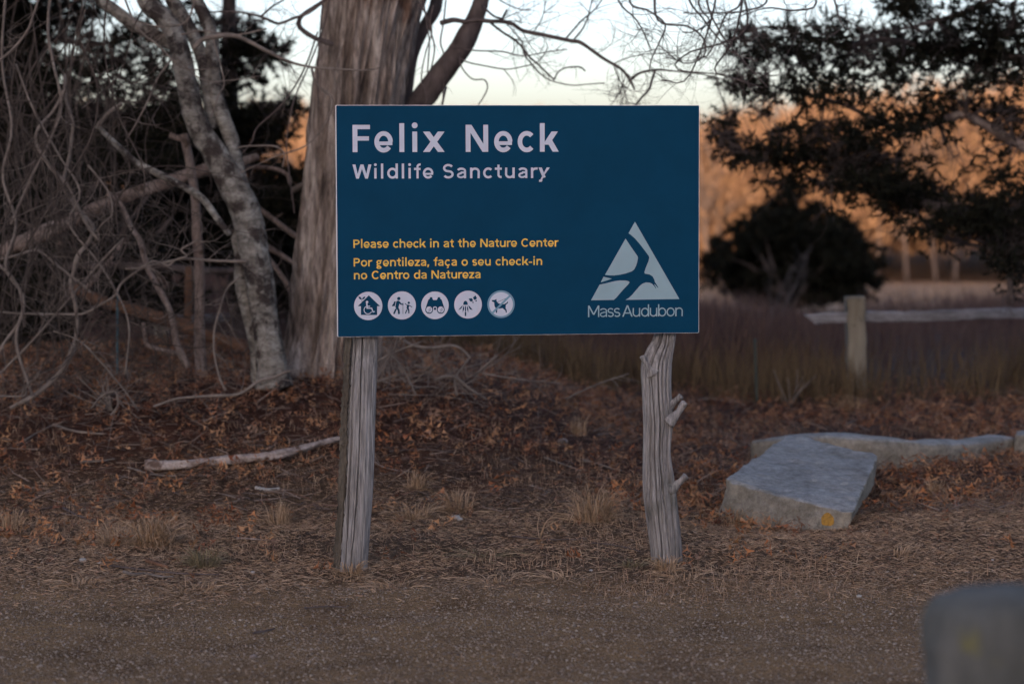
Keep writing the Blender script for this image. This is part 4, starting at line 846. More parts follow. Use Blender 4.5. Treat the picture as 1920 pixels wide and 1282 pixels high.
# round evergreen bush out past the fence
DB = 42
bb = P(1485, 580, DB); bb[2] = float(Z(bb[0], DB))
bc = thing('juniper_bush', 'broad dark round evergreen bush beyond the fence, right of the sign', 'bush', bb)
BE = [(1476, 345, 9, 14, .6), (1484, 358, 22, 10, .8), (1448, 384, 26, 8, .8), (1530, 388, 24, 8, .8), (1420, 402, 24, 7, .8), (1580, 425, 30, 8, .8), (1622, 470, 30, 9, .8), (1338, 495, 26, 8, .8), (1640, 530, 20, 8, .7), (1482, 372, 16, 20, .8), (1470, 395, 36, 12, .9), (1510, 402, 40, 10, .8), (1440, 415, 40, 10, 1.0), (1490, 418, 60, 16, 1.2), (1560, 412, 30, 9, .9), (1405, 428, 44, 10, 1.0), (1465, 438, 80, 16, 1.3), (1545, 436, 60, 14, 1.1), (1598, 448, 26, 8, .8), (1385, 455, 56, 10, 1.1), (1470, 460, 100, 18, 1.4), (1575, 466, 60, 14, 1.2), (1350, 476, 30, 8, .9), (1400, 484, 70, 14, 1.2), (1500, 488, 110, 18, 1.4), (1600, 492, 50, 12, 1.1), (1632, 502, 20, 8, .7), (1375, 508, 50, 12, 1.1), (1470, 515, 110, 18, 1.4), (1585, 520, 66, 14, 1.3), (1340, 522, 22, 8, .7), (1415, 538, 70, 14, 1.3), (1540, 545, 90, 16, 1.4), (1480, 560, 90, 12, 1.1), (1600, 552, 36, 10, 1.0)]
foliage('foliage', BE, DB, M['cedar'], bc, 41, .36, 1.5, .15, .02, 20)
mb = MB()
for k in range(7):
    q = np.random.default_rng(k+60); c = wander(bb, (q.normal()*.5, q.normal()*.3, 1), 1.7, 10, .4, k+7); tube(mb, c, np.linspace(.05, .015, 11), 6)
mb.build('trunk', M['limb'], bc)
# bare shrub in front of the bush
sb = P(1450, 600, 34); sb[2] = float(Z(sb[0], 34))
mb = MB()
for k in range(6):
    q = np.random.default_rng(k+90); c = wander(sb, (q.normal()*.55, q.normal()*.3, 1), q.uniform(.8, 1.5), 10, .4, k+47); tube(mb, c, np.linspace(.012, .004, 11), 5); twig_on(mb, c, np.linspace(.012, .004, 11), 5, .4, .004, 1, k)
tag(mb.build('bare_shrub', M['twig']), 'small leafless purple grey shrub in front of the round evergreen bush', 'shrub')

# ------------------------------------------------------------------ far wood, catching the last sun
def wood(name, x0, x1, y0, y1, zf, hf, seed, cnt, faces, mat, sz=(.28, .05)):
    q = np.random.default_rng(seed); Vs = []
    for k in range(cnt):
        x = q.uniform(x0, x1); y = q.uniform(y0, y1); g = float(Z(x, y)); h = hf(x)*q.uniform(.75, 1.08); r = h*q.uniform(.22, .33)
        n = faces; c = q.normal(size=(n, 3)); c /= np.linalg.norm(c, axis=1)[:, None]; c *= q.random((n, 1))**.35
        p = np.array((x, y, g+h*.56))+c*np.array((r, r, h*.44))
        dv = c*.6+q.normal(size=(n, 3))*.35+np.array((0, 0, .6)); dv /= np.linalg.norm(dv, axis=1)[:, None]
        s_ = np.cross(dv, q.normal(size=(n, 3))); s_ /= np.linalg.norm(s_, axis=1)[:, None]
        l = sz[0]*q.uniform(1.2, 4, (n, 1)); ww = sz[1]*q.uniform(.6, 1.5, (n, 1))
        Vs.append(np.stack([p-s_*ww-dv*l*.3, p+s_*ww-dv*l*.3, p+dv*l], 1).reshape(-1, 3))
    V = np.concatenate(Vs); return mkobj(name, V, np.arange(len(V)).reshape(-1, 3), mat, None, False)
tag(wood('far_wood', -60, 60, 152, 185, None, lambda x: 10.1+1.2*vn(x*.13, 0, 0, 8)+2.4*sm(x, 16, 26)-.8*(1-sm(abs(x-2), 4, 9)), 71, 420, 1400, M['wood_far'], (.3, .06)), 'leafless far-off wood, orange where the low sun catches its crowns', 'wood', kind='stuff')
q = np.random.default_rng(72)
FT = [(1700, 151), (1646, 150.5), (1345, 151), (1755, 150.5), (1330, 149.5), (555, 150), (1790, 151.5)]
flab = ['pale trunked far tree, the middle of three right of the round bush', 'pale slim bare tree at the field edge just right of the bush', 'bare tree at the wood edge between sign and round bush', 'bare tree at the field edge behind the drooping cedar twigs',
        'slender bare tree beside the right edge of the sign, far across the field', 'distant bare tree in the orange gap left of the thick trunk', 'rightmost pale bare tree at the far field edge']
for k, ((px, d), lab) in enumerate(zip(FT, flab)):
    b_ = P(px, 535, d); b_[2] = float(Z(b_[0], d)); o = thing('far_tree', lab, 'tree', b_, 'bare trees at the far edge of the field')
    c = wander(b_, (q.normal()*.05, 0, 1), 9, 14, .1, k+5); mb = MB(); tube(mb, c, np.linspace(.14, .05, 15), 8); mb.build('trunk', M['farbark'], o)
    mb = MB(); twig_on(mb, c, np.linspace(.2, .05, 15), 16, 3.0, .06, 1, k+9, t0=.3, curl=.4, up=.4); mb.build('crown', M['farbark'], o)
tag(wood('wood_behind', -260, 200, -225, -195, None, lambda x: 6.0+1.2*vn(x*.1, 0, 0, 9), 73, 520, 300, M['wood_far'], (.6, .3)), 'leafless wood behind the viewer, on an unseen rise added to shade the foreground', 'wood', kind='stuff')

# ------------------------------------------------------------------ scrub and grass behind the fence line
def blades(N_, xf, yf, seed, h, w_, mat, name, label, cat, bend=.35, flat=0.0, zoff=0.0, seg=2, dens=None, xy=None):
    q = np.random.default_rng(seed)
    if xy is None:
        x = q.uniform(*xf, N_); y = q.uniform(*yf, N_)
    else: x, y = xy(q, N_)
    if dens is not None:
        k = q.random(len(x)) < dens(x, y); x, y = x[k], y[k]
    n = len(x); z = Z(x, y)+zoff
    a = q.uniform(0, 2*np.pi, n); tilt = q.normal(0, bend, n) if flat == 0 else np.pi/2-np.abs(q.normal(0, flat, n))
    l = h*q.uniform(.45, 1.25, n)
    if name == 'scrub': l = l*(.45+1.1*sm(vn(x*.55, y*.22, 0, 41)+.5*vn(x*1.7, y*.6, 0, 42), -.5, .7))
    dv = np.stack([np.cos(a)*np.sin(tilt), np.sin(a)*np.sin(tilt), np.cos(tilt)], 1)
    sd_ = np.stack([-np.sin(a), np.cos(a), 0*a], 1)
    if flat: sd_ = np.cross(dv, q.normal(size=(n, 3))); sd_ /= np.linalg.norm(sd_, axis=1)[:, None]
    else:
        b_ = q.uniform(0, 2*np.pi, n); sd_ = np.stack([np.cos(b_), np.sin(b_), 0*b_], 1)
    wd = (w_*q.uniform(.6, 1.4, n))[:, None]; p = np.stack([x, y, z], 1)
    mid = p+dv*(l*.55)[:, None]; tip = p+dv*l[:, None]+(np.stack([np.cos(a), np.sin(a), -.5*np.ones(n)], 1)*(l*.22*q.uniform(0, 1, n))[:, None] if not flat else np.stack([-np.sin(a), np.cos(a), np.zeros(n)], 1)*(l*.35*q.uniform(-1, 1, n))[:, None])
    V = np.stack([p-sd_*wd, p+sd_*wd, mid+sd_*wd*.8, mid-sd_*wd*.8, tip], 1).reshape(-1, 3); b0 = np.arange(n)[:, None]*5
    F = np.concatenate([b0+np.array([[0, 1, 2, 3]]), b0+np.array([[3, 2, 4, 4]])])
    return tag(mkobj(name, V, F, mat, None, False), label, cat, kind='stuff')
blades(42000, (-9, 9), (18.6, 34), 81, .42, .0035, M['scrub'], 'scrub', 'low brown purple scrub covering the ground behind the fence line', 'scrub', .4, dens=lambda x, y: .25+.75*sm(vn(x*.7, y*.5, 0, 4), -.5, .4))
blades(34000, (-14, 14), (30, 41), 82, .34, .006, M['scrub'], 'scrub', 'taller dull purple scrub along the near edge of the field', 'scrub', .4)
blades(26000, (-9, -1.2), (23, 31), 87, .75, .006, M['scrub'], 'scrub', 'dull purple brown scrub in the gap behind the left hand trees', 'scrub', .35)
blades(12000, (2.2, 9), (16.6, 20), 83, .42, .003, M['rushes'], 'tall_grass', 'dry tall grass around the foot of the rail fence', 'grass', .35, dens=lambda x, y: sm(vn(x*.9, y*.9, 0, 6), -.4, .4))
blades(9000, (-1.2, 2.6), (17.2, 20), 84, .34, .003, M['rushes'], 'tall_grass', 'dry tan grass seen under the middle of the sign', 'grass', .4, dens=lambda x, y: sm(vn(x*.9, y*.9, 0, 16), -.4, .4))
blades(30000, (-28, 30), (43, 150), 85, .14, .014, M['paleg'], 'field_grass', 'short dry grass of the far field', 'grass', .5)

# ------------------------------------------------------------------ fence, stakes, near post
def beam(name, a, b, w_, h, mat, parent, seed, jag=.25, n=40, sides=4):
    a = np.array(a, float); b = np.array(b, float); t = np.linspace(0, 1, n)[:, None]; c = a*(1-t)+b*t
    c = c+np.stack([0*t[:, 0], .008*vn(t[:, 0]*4, seed, 0, 3), .007*vn(t[:, 0]*3, seed, 1, 3)], 1)
    ax = (b-a)/np.linalg.norm(b-a); up = np.array((0, 0, 1.0)) if abs(ax[2]) < .8 else np.array((0, 1.0, 0)); sd_ = np.cross(ax, up); sd_ /= np.linalg.norm(sd_); up = np.cross(sd_, ax)
    prof = []
    for u, v in ((1, 1), (-1, 1), (-1, -1), (1, -1)):
        prof += [(u*1.0, v*.82), (u*.88, v*1.0)] if u*v > 0 else [(u*.88, v*1.0), (u*1.0, v*.82)]
    prof = np.array(prof); m = len(prof)
    off = sd_*prof[:, :1]*w_/2+up*prof[:, 1:]*h/2
    V = c[:, None]+off[None]*(1+.10*vn(np.arange(n)[:, None]*.35, np.arange(m)[None]*1.7, seed, 8))[..., None]
    V[0] += (ax*h*jag)[None]*np.sign(prof[:, 1:])*-1; i = np.arange(n-1)[:, None]; j = np.arange(m)[None]; k = (j+1) % m
    F = np.stack([i*m+j, i*m+k, (i+1)*m+k, (i+1)*m+j], -1).reshape(-1, 4); V = V.reshape(-1, 3); c0 = len(V)
    V = np.vstack([V, V[:m].mean(0), V[-m:].mean(0)]); j = np.arange(m); k = (j+1) % m
    F = np.vstack([F, np.stack([k, j, j*0+c0, j*0+c0], -1), np.stack([(n-1)*m+j, (n-1)*m+k, j*0+c0+1, j*0+c0+1], -1)])
    return mkobj(name, V, F, mat, parent, False)
fb_ = G(1607, 742); df = fb_[1]
fence = thing('rail_fence', 'weathered post and rail fence with one level rail, right of the sign', 'fence', fb_)
tp = P(1603, 556, df); ptb = P(1607, 752, df); beam('post', ptb, tp, .135, .15, M['fpost'], fence, 3, 0, 30)
q0 = P(1523, 597, df-.02); q1 = P(1968, 585, df+.35)
r1 = beam('rail', q0, P(1600, 595, df-.02), .06, .075, M['rail'], fence, 5, .8, 24)
r2 = beam('rail', P(1612, 594, df+.02), q1, .06, .078, M['rail'], fence, 6, .1, 60)
nb = P(1968, 560, df+.35); nb2 = nb.copy(); nb2[2] = float(Z(nb[0], nb[1]))-.1; beam('post', nb2, nb, .14, .14, M['fpost'], fence, 8, 0, 30)
lf = thing('rail_fence', 'grey rail fence glimpsed low behind the forked tree and thick trunk', 'fence', (P(470, 600, 21)[0], 21, float(Z(-2.2, 21))))
beam('rail', P(300, 599, 21), P(640, 594, 21), .07, .07, M['rail'], lf, 15, .1, 40)
for x in (300, 640):
    a_ = P(x, 575, 21.05); b_ = a_.copy(); b_[2] = float(Z(a_[0], 21.05))-.1; beam('post', b_, a_, .12, .12, M['fpost'], lf, x, 0, 24)
def stake(pp, d, w_, mat, label):
    mb = MB(); p, r = trace(pp, d, (w_, w_), 14); tube(mb, p, r, 8)
    b_ = p[np.argmin(p[:, 2])]; tag(mb.build('metal_stake', mat), label, 'stake')
stake([(220, 545), (220, 700)], 14.3, 4.5, M['stake'], 'thin blue grey metal stake standing in the left thicket')
stake([(1415, 635), (1419, 752)], 17.2, 5.5, M['stakeg'], 'dull green metal stake between the sign and the fence post')
np_ = thing('wooden_post', 'blurred mossy grey post top very near, in the lower right corner', 'post', (.83, 4.1, 0))
mb = MB(); c = resample(np.array([tuple(P(1858, 1112, 4.1)+(0, 0, .0)), tuple(P(1868, 1300, 4.1)), (P(1868, 1300, 4.1)[0], 4.1, .3), (P(1868, 1300, 4.1)[0], 4.1, -.1)]), 60)
rr_ = np.full(60, .120); rr_[:4] = (.092, .110, .116, .119)
tube(mb, c, rr_, 48, wob(44, .13, 9)); mb.build('post_body', M['npost'], np_)

# ------------------------------------------------------------------ granite blocks
def block(name, corners, label, seed, n=26, amp=.008, chip=.02):
    """corners: bottom FL,FR,BR,BL then top FL,FR,BR,BL"""
    c = np.array(corners); mb = MB(); t = np.linspace(0, 1, n)
    def tri(u, v, w_):
        a = (c[0]*(1-u)+c[1]*u)*(1-v)+(c[3]*(1-u)+c[2]*u)*v; b = (c[4]*(1-u)+c[5]*u)*(1-v)+(c[7]*(1-u)+c[6]*u)*v
        return a*(1-w_)+b*w_
    cen = c.mean(0)
    for fx, val in ((0, 0), (0, 1), (1, 0), (1, 1), (2, 0), (2, 1)):
        U, Vv = np.meshgrid(t, t, indexing='ij'); A = [None]*3; o = [k for k in range(3) if k != fx]
        A[fx] = np.full_like(U, val); A[o[0]] = U; A[o[1]] = Vv
        p = tri(A[0][..., None], A[1][..., None], A[2][..., None])
        e1 = [np.minimum(a, 1-a) for a in A]; es = np.sort(np.stack(e1), 0); near = es[0]+es[1]   # distance to the nearest arris
        p = p+(cen-p)*(np.exp(-(near/.035)**2)*chip*.7*(1+.8*vn(p[..., 0]*16, p[..., 1]*16, p[..., 2]*16, seed)))[..., None]
        nse = np.stack([vn(p[..., 0]*9, p[..., 1]*9, p[..., 2]*9, seed+k)+.6*vn(p[..., 0]*30, p[..., 1]*30, p[..., 2]*30, seed+k+5) for k in range(3)], -1)
        p = p+nse*amp
        i = np.arange(n-1)[:, None]; j = np.arange(n-1)[None]; F = np.stack([i*n+j, i*n+j+1, (i+1)*n+j+1, (i+1)*n+j], -1).reshape(-1, 4)
        mb.add(p.reshape(-1, 3), F)
    o = mb.build(name, M['granite'], None, True)
    bm = bmesh.new(); bm.from_mesh(o.data); bmesh.ops.remove_doubles(bm, verts=bm.verts, dist=.0008); bmesh.ops.recalc_face_normals(bm, faces=bm.faces); bm.to_mesh(o.data); bm.free()
    return tag(o, label, 'stone block', 'granite blocks lying beside the sign') if label else o
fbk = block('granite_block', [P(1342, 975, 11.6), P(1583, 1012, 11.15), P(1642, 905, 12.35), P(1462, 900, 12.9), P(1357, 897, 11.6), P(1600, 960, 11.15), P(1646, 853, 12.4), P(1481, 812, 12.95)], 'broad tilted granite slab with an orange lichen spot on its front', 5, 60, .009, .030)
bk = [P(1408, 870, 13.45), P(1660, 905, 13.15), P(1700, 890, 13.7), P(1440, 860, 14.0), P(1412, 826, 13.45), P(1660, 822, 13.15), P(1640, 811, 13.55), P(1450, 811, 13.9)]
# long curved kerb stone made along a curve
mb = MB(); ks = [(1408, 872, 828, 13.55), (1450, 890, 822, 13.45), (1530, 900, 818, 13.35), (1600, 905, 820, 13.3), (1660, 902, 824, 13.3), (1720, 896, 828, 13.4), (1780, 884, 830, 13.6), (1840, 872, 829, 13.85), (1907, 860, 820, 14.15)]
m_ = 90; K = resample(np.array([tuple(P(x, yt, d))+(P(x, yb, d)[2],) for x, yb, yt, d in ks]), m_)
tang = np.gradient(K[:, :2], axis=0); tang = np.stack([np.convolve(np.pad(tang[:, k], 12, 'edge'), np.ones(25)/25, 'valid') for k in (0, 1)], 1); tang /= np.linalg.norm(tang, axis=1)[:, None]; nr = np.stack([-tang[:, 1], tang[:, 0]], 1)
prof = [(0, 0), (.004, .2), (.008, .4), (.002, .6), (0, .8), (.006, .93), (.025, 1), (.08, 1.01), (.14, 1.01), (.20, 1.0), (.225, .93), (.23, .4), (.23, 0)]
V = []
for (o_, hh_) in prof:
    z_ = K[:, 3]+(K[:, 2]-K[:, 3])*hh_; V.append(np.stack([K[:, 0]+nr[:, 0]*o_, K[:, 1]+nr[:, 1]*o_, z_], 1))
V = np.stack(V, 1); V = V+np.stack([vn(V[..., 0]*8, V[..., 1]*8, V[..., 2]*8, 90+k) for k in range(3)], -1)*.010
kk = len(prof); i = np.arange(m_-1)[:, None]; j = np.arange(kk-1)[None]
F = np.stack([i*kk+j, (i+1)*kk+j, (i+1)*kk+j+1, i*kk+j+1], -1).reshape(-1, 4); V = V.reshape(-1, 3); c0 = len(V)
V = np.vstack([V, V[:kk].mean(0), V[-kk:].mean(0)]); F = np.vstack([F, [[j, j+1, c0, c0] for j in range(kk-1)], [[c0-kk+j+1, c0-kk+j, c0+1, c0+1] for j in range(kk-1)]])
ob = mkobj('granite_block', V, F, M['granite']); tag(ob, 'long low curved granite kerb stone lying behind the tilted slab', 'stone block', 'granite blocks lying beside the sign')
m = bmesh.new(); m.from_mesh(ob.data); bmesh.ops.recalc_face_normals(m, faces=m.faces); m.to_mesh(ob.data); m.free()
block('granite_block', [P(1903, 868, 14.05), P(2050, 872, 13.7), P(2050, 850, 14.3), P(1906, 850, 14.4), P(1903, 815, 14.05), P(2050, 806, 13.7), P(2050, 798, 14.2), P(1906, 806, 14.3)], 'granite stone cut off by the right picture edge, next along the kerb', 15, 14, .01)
# lichen crust on the slab's front face
M['lichen'] = surf('orange_lichen', [(.35, (.22, .13, .03)), (.6, (.42, .23, .04))], 60, None, .9, .6, .004)
dg = bpy.context.evaluated_depsgraph_get(); dg.update(); imw = Matrix.Translation(fbk.location).inverted()
def onslab(px, py):
    o_ = Vector(CAMP); d_ = (Vector(P(px, py, 10))-o_).normalized(); ok, p_, n_, _ = fbk.ray_cast(imw@o_, d_); return (np.array(p_)+np.array(fbk.location)+np.array(n_)*.0025) if ok else None
def crust(name, cx, cy, rx, ry, mat, seed):
    vs = [onslab(cx, cy)]; n_ = 22
    for rr in (.55, 1.0):
        for k in range(n_):
            a = k/n_*2*math.pi; q_ = rr*(1+.16*float(vn(math.cos(a)*1.8, math.sin(a)*1.8, seed, 4))); vs.append(onslab(cx+rx*q_*math.cos(a), cy+ry*q_*math.sin(a)))
    if any(v is None for v in vs): return
    mb = MB(); F_ = [[0, 1+k, 1+(k+1) % n_, 1+(k+1) % n_] for k in range(n_)]+[[1+k, 1+n_+k, 1+n_+(k+1) % n_, 1+(k+1) % n_] for k in range(n_)]
    mb.add(vs, F_); mb.build(name, mat, fbk, True, base=np.array(fbk.location))
crust('lichen_spot', 1552, 974, 13, 12, M['lichen'], 1)
for k_, (x_, y_, a_, b_) in enumerate([(1536, 868, 9, 2.5), (1527, 901, 5, 3), (1583, 907, 8, 3)]): crust('white_chip_mark', x_, y_, a_, b_, M['peb'], 5+k_)

# ------------------------------------------------------------------ fallen log, sticks, brush
def onground(pp, lift, r0, r1, nm, mat, label, cat, group=None, n=8, amp=.15, tw=None, m=40):
    pts = []
    for k, (x, y) in enumerate(pp): g_ = G(x, y); pts.append(g_+np.array((0, 0, lift if np.isscalar(lift) else lift[k])))
    c = resample(np.array(pts), m); rr = np.interp(np.linspace(0, 1, m), np.linspace(0, 1, len(r0)), r0) if not np.isscalar(r0) else np.linspace(r0, r1, m)
    mb = MB(); tube(mb, c, rr, n, wob(random.randint(1, 999), amp, 14)); 
    if tw: twig_on(mb, c, rr, **tw)
    return tag(mb.build(nm, mat), label, cat, group)
onground([(273, 884), (330, 882), (400, 877), (470, 873), (530, 868), (570, 858), (605, 850), (645, 842)], (.03, .03, .035, .04, .05, .05, .06, .06), (.026, .024, .02, .024, .023, .018, .014, .012), 0, 'fallen_branch', M['branch'], 'long pale dead branch lying in the leaves left of the sign post', 'branch', n=20, m=170, amp=.42)
onground([(440, 1012), (500, 1016)], .01, .006, .004, 'stick', M['dead'], 'thin straight stick left of the sign on the short grass', 'stick')
ST = [([(232, 1077), (250, 1082), (272, 1080), (300, 1086), (325, 1086)], .007, 'vine', 'pale wavy stick near the gravel edge at left'), ([(195, 1064), (260, 1072), (340, 1080), (410, 1082)], .005, 'limb', 'long thin grey twig lying just above the pale wavy stick'),
      ([(276, 1056), (295, 1062), (315, 1068)], .010, 'rust', 'short brown stick beside the small green tuft'), ([(0, 968), (50, 962), (100, 955)], .007, 'limb', 'dark stick lying at the left edge'), ([(115, 955), (150, 972), (185, 984)], .007, 'limb', 'dark curved stick next to the large tuft at left'),
      ([(1090, 866), (1115, 872), (1140, 880), (1165, 886)], .009, 'vine', 'pale grey stick in the leaves left of the crooked post'), ([(1020, 861), (1050, 872), (1090, 886)], .006, 'vine', 'thin pale stick between the posts, left of the thicker one'),
      ([(1080, 760), (1110, 762), (1135, 772), (1150, 786)], .009, 'vine', 'pale arched stick in the litter beneath the sign near the crooked post'), ([(960, 1010), (1030, 1016), (1100, 1014)], .004, 'limb', 'thin dark twig lying between the two posts'), ([(1110, 1022), (1160, 1028), (1200, 1038)], .004, 'limb', 'thin dark twig just left of the crooked post base'),
      ([(1280, 762), (1330, 750), (1390, 760)], .01, 'vine', 'pale arched stick right of the crooked post'), ([(1405, 985), (1440, 992), (1475, 990)], .006, 'dead', 'light stick lying below the granite slab'), ([(1800, 918), (1830, 912), (1865, 922)], .004, 'vine', 'thin whitish twig on the grass at far right'),
      ([(150, 870), (190, 868), (215, 864)], .008, 'vine', 'pale stick lying left of the long dead branch'), ([(240, 880), (290, 894), (330, 896)], .006, 'vine', 'pale stick beneath the long dead branch'), ([(30, 840), (70, 815), (100, 800)], .007, 'vine', 'pale stick leaning in the leaves at far left'), ([(100, 800), (140, 812), (200, 818)], .009, 'vine', 'grey stick joined end to end with the leaning one at far left'),
      ([(480, 918), (500, 922), (524, 920)], .010, 'white', 'whitish flat chip of wood left of the sign'), ([(1150, 782), (1170, 778), (1215, 765)], .006, 'vine', 'thin upright tipped stick left of the crooked post'), ([(700, 868), (720, 880), (745, 886)], .006, 'dead', 'short tan stick right of the left post'), ([(570, 1145), (620, 1142), (650, 1144)], .004, 'limb', 'dark twig lying on the gravel'), ([(475, 1192), (500, 1188), (515, 1184)], .005, 'limb', 'short dark twig on the gravel left of the left post'),
      ([(730, 850), (790, 846), (850, 852)], .005, 'limb', 'dark twig in the leaves just right of the left post'), ([(1640, 780), (1665, 760), (1668, 752)], .007, 'vine', 'short pale stick beside the fence post'), ([(1585, 800), (1600, 792), (1622, 786)], .006, 'vine', 'pale stick in the litter behind the kerb stone')]
for pp, r_, mt, lab in ST: onground(pp, .012, r_, r_*.6, 'stick', M['peb' if mt == 'white' else mt], lab, 'stick', 'sticks lying about the sign', 7, .2)
# brush heap right of the left post
gb_ = G(765, 735)
brush = thing('brush_heap', 'heap of bare grey brushwood under the left half of the sign', 'brushwood', gb_)
for k, (pp, wd) in enumerate([([(690, 735), (716, 690), (738, 655), (750, 615)], (4, 3)), ([(705, 716), (735, 706), (760, 700)], (5, 4)), ([(757, 638), (775, 648), (810, 652), (850, 648), (872, 660), (882, 672)], (7, 6, 4)), ([(815, 712), (835, 706), (856, 708), (880, 728), (912, 748)], (6, 7, 5)), ([(879, 672), (866, 690), (853, 712), (857, 742)], (5, 5)), ([(886, 706), (905, 690), (932, 667)], (5, 4)), ([(720, 650), (755, 690), (780, 740)], (4, 3)), ([(905, 700), (980, 712), (1050, 718)], (4, 2)), ([(1060, 748), (1120, 720), (1180, 700)], (4, 2)), ([(680, 700), (720, 670), (790, 640)], (4, 3))]):
    traced('stick', pp, 13.6+.1*(k % 3), wd, M['vine'], brush, n=7, twigs=dict(num=6, L=.25, rr=.002, lev=1, seed=700+k))
mb = MB(); q = np.random.default_rng(77)
for k in range(90):
    x0 = q.normal(765, 55); d = q.uniform(13.5, 14.8); c = wander(P(x0, q.uniform(690, 745), d), (q.normal(), q.normal()*.3, abs(q.normal())*.6), q.uniform(.2, .6), 9, .8, int(q.integers(1e9)))
    tube(mb, c, np.linspace(.003, .001, 10), 5, cap=False); twig_on(mb, c, np.full(10, .003), 2, .15, .0013, 0, int(q.integers(1e9)))
mb.build('twigs', M['vine'], brush)['kind'] = 'stuff'
for k, (x, y, lab) in enumerate([(1480, 765, 'spiky pale dead plant sticking out of the litter left of the fence post'), (210, 770, 'spiky pale stubble sticking up in the litter at left')]):
    g_ = G(x, y); mb = MB(); q = np.random.default_rng(800+k)
    for j_ in range(8):
        c = wander(g_, (q.normal()*.8, q.normal()*.3, 1), q.uniform(.12, .34), 8, .3, int(q.integers(1e9))); tube(mb, c, np.linspace(.006, .003, 9), 5)
    tag(mb.build('dead_plant', M['vine']), lab, 'plant')

# ------------------------------------------------------------------ grass tufts
def tuft(x, y, wpx, hpx, mat, label, seed, n=150):
    if hpx < 19: n = int(n*.6); hpx *= .75; wpx *= 1.25
    g_ = G(x, y); s = g_[1]/FPX; q = np.random.default_rng(seed)
    r = wpx*s/2; h = hpx*s*1.25; a = q.uniform(0, 2*np.pi, n)+.8*np.sin(q.uniform(0, 6.28)+np.arange(n)*.05); a0_ = q.uniform(0, 6.28); k_ = q.random(n) < .35; a[k_] = a0_+q.normal(0, .5, k_.sum()); rr_ = r*.6*np.sqrt(q.random(n)); out = (.05+1.15*q.random(n)**1.3)*r
    p0 = np.stack([g_[0]+np.cos(a)*rr_, g_[1]+np.sin(a)*rr_*.8, np.full(n, g_[2]-.005)], 1); a2 = a+q.normal(0, .6, n)
    hh_ = h*(.15+1.1*q.random(n)**1.3); dr_ = np.stack([np.cos(a2), np.sin(a2), 0*a], 1)*out[:, None]
    up = np.array((0, 0, 1.0)); pm = p0+dr_*.35+up*(hh_*.75)[:, None]; p2 = p0+dr_*.8+up*hh_[:, None]; pt = p0+dr_*1.25+up*(hh_*q.uniform(.5, 1.1, n))[:, None]
    sd_ = np.stack([-np.sin(a2), np.cos(a2), 0*a], 1)+q.normal(size=(n, 3))*.5; sd_ /= np.linalg.norm(sd_, axis=1)[:, None]; w_ = .0019
    V = np.stack([p0-sd_*w_, p0+sd_*w_, pm+sd_*w_, pm-sd_*w_, p2+sd_*w_*.7, p2-sd_*w_*.7, pt], 1).reshape(-1, 3); b0 = np.arange(n)[:, None]*7
    F = np.concatenate([b0+np.array([[0, 1, 2, 3]]), b0+np.array([[3, 2, 4, 5]]), b0+np.array([[5, 4, 6, 6]])])
    return tag(mkobj('grass_tuft', V, F, mat, None, False, base=g_), label, 'grass tuft', 'dry grass tufts around the sign')
for k, (x, y, w_, h, mt, lab, n) in enumerate([(283, 1022, 120, 40, 'tuft', 'largest straw coloured tuft, with orange leaves at its foot, at left', 320), (215, 1020, 90, 26, 'tuft', 'straw coloured tuft merging into the left side of the largest one', 160), (385, 1062, 80, 26, 'tuftg', 'low greenish tuft left of the left post', 220), (522, 982, 66, 28, 'tuft', 'small straw tuft between the green tuft and the left post', 160),
      (775, 972, 90, 22, 'tuft', 'flat straw tuft just right of the left post', 160), (862, 958, 80, 30, 'tuft', 'straw tuft in the middle between the posts, nearer the left one', 200), (780, 918, 60, 26, 'tuft', 'pale tuft in the leaves right of the left post', 140), (1112, 978, 110, 46, 'tuft', 'bushy straw tuft left of the crooked post', 320), (1180, 1062, 60, 16, 'tuftg', 'little greenish tuft beside the crooked post base', 120),
      (1375, 985, 80, 26, 'tuft', 'straw tuft against the left front of the granite slab', 160), (1450, 990, 60, 20, 'tuft', 'short tuft under the front edge of the granite slab', 120), (22, 1005, 60, 36, 'tuft', 'straw tuft cut by the left picture edge', 140), (150, 1096, 80, 16, 'tuft', 'low straw tuft on the gravel edge at far left', 120), (360, 1106, 130, 18, 'tuft', 'wide low straw tuft on the gravel edge under the green one', 160),
      (740, 1100, 110, 18, 'tuft', 'low straw tuft below the left post base', 160), (940, 1090, 130, 16, 'tuft', 'low straw tuft at the middle of the sign front', 160), (1060, 1085, 110, 16, 'tuft', 'low straw tuft right of the middle one', 140), (1290, 1085, 80, 16, 'tuft', 'low straw tuft at the foot of the crooked post, right side', 120), (1690, 1040, 90, 18, 'tuft', 'low straw tuft right of the granite slab front', 120), (1755, 925, 60, 20, 'tuft', 'low straw tuft beneath the kerb stone', 120),
      (1085, 815, 50, 26, 'tuft', 'thin straw tuft in the leaf litter under the sign', 90), (1600, 770, 70, 22, 'tuft', 'straw tuft in the litter by the fence post base', 110), (640, 1088, 90, 14, 'tuft', 'low straw tuft at the left of the left post base', 120), (658, 1076, 62, 20, 'tuft', 'short dry grass ringing the foot of the left post', 150), (1252, 1070, 62, 20, 'tuft', 'short dry grass ringing the foot of the crooked post', 150), (900, 1040, 120, 12, 'tuftg', 'flat greenish tuft on the short grass between the posts', 130)]):
    tuft(x, y, w_, h, M[mt], lab, 900+k, n)
g_ = G(1012, 1012); mb = MB()
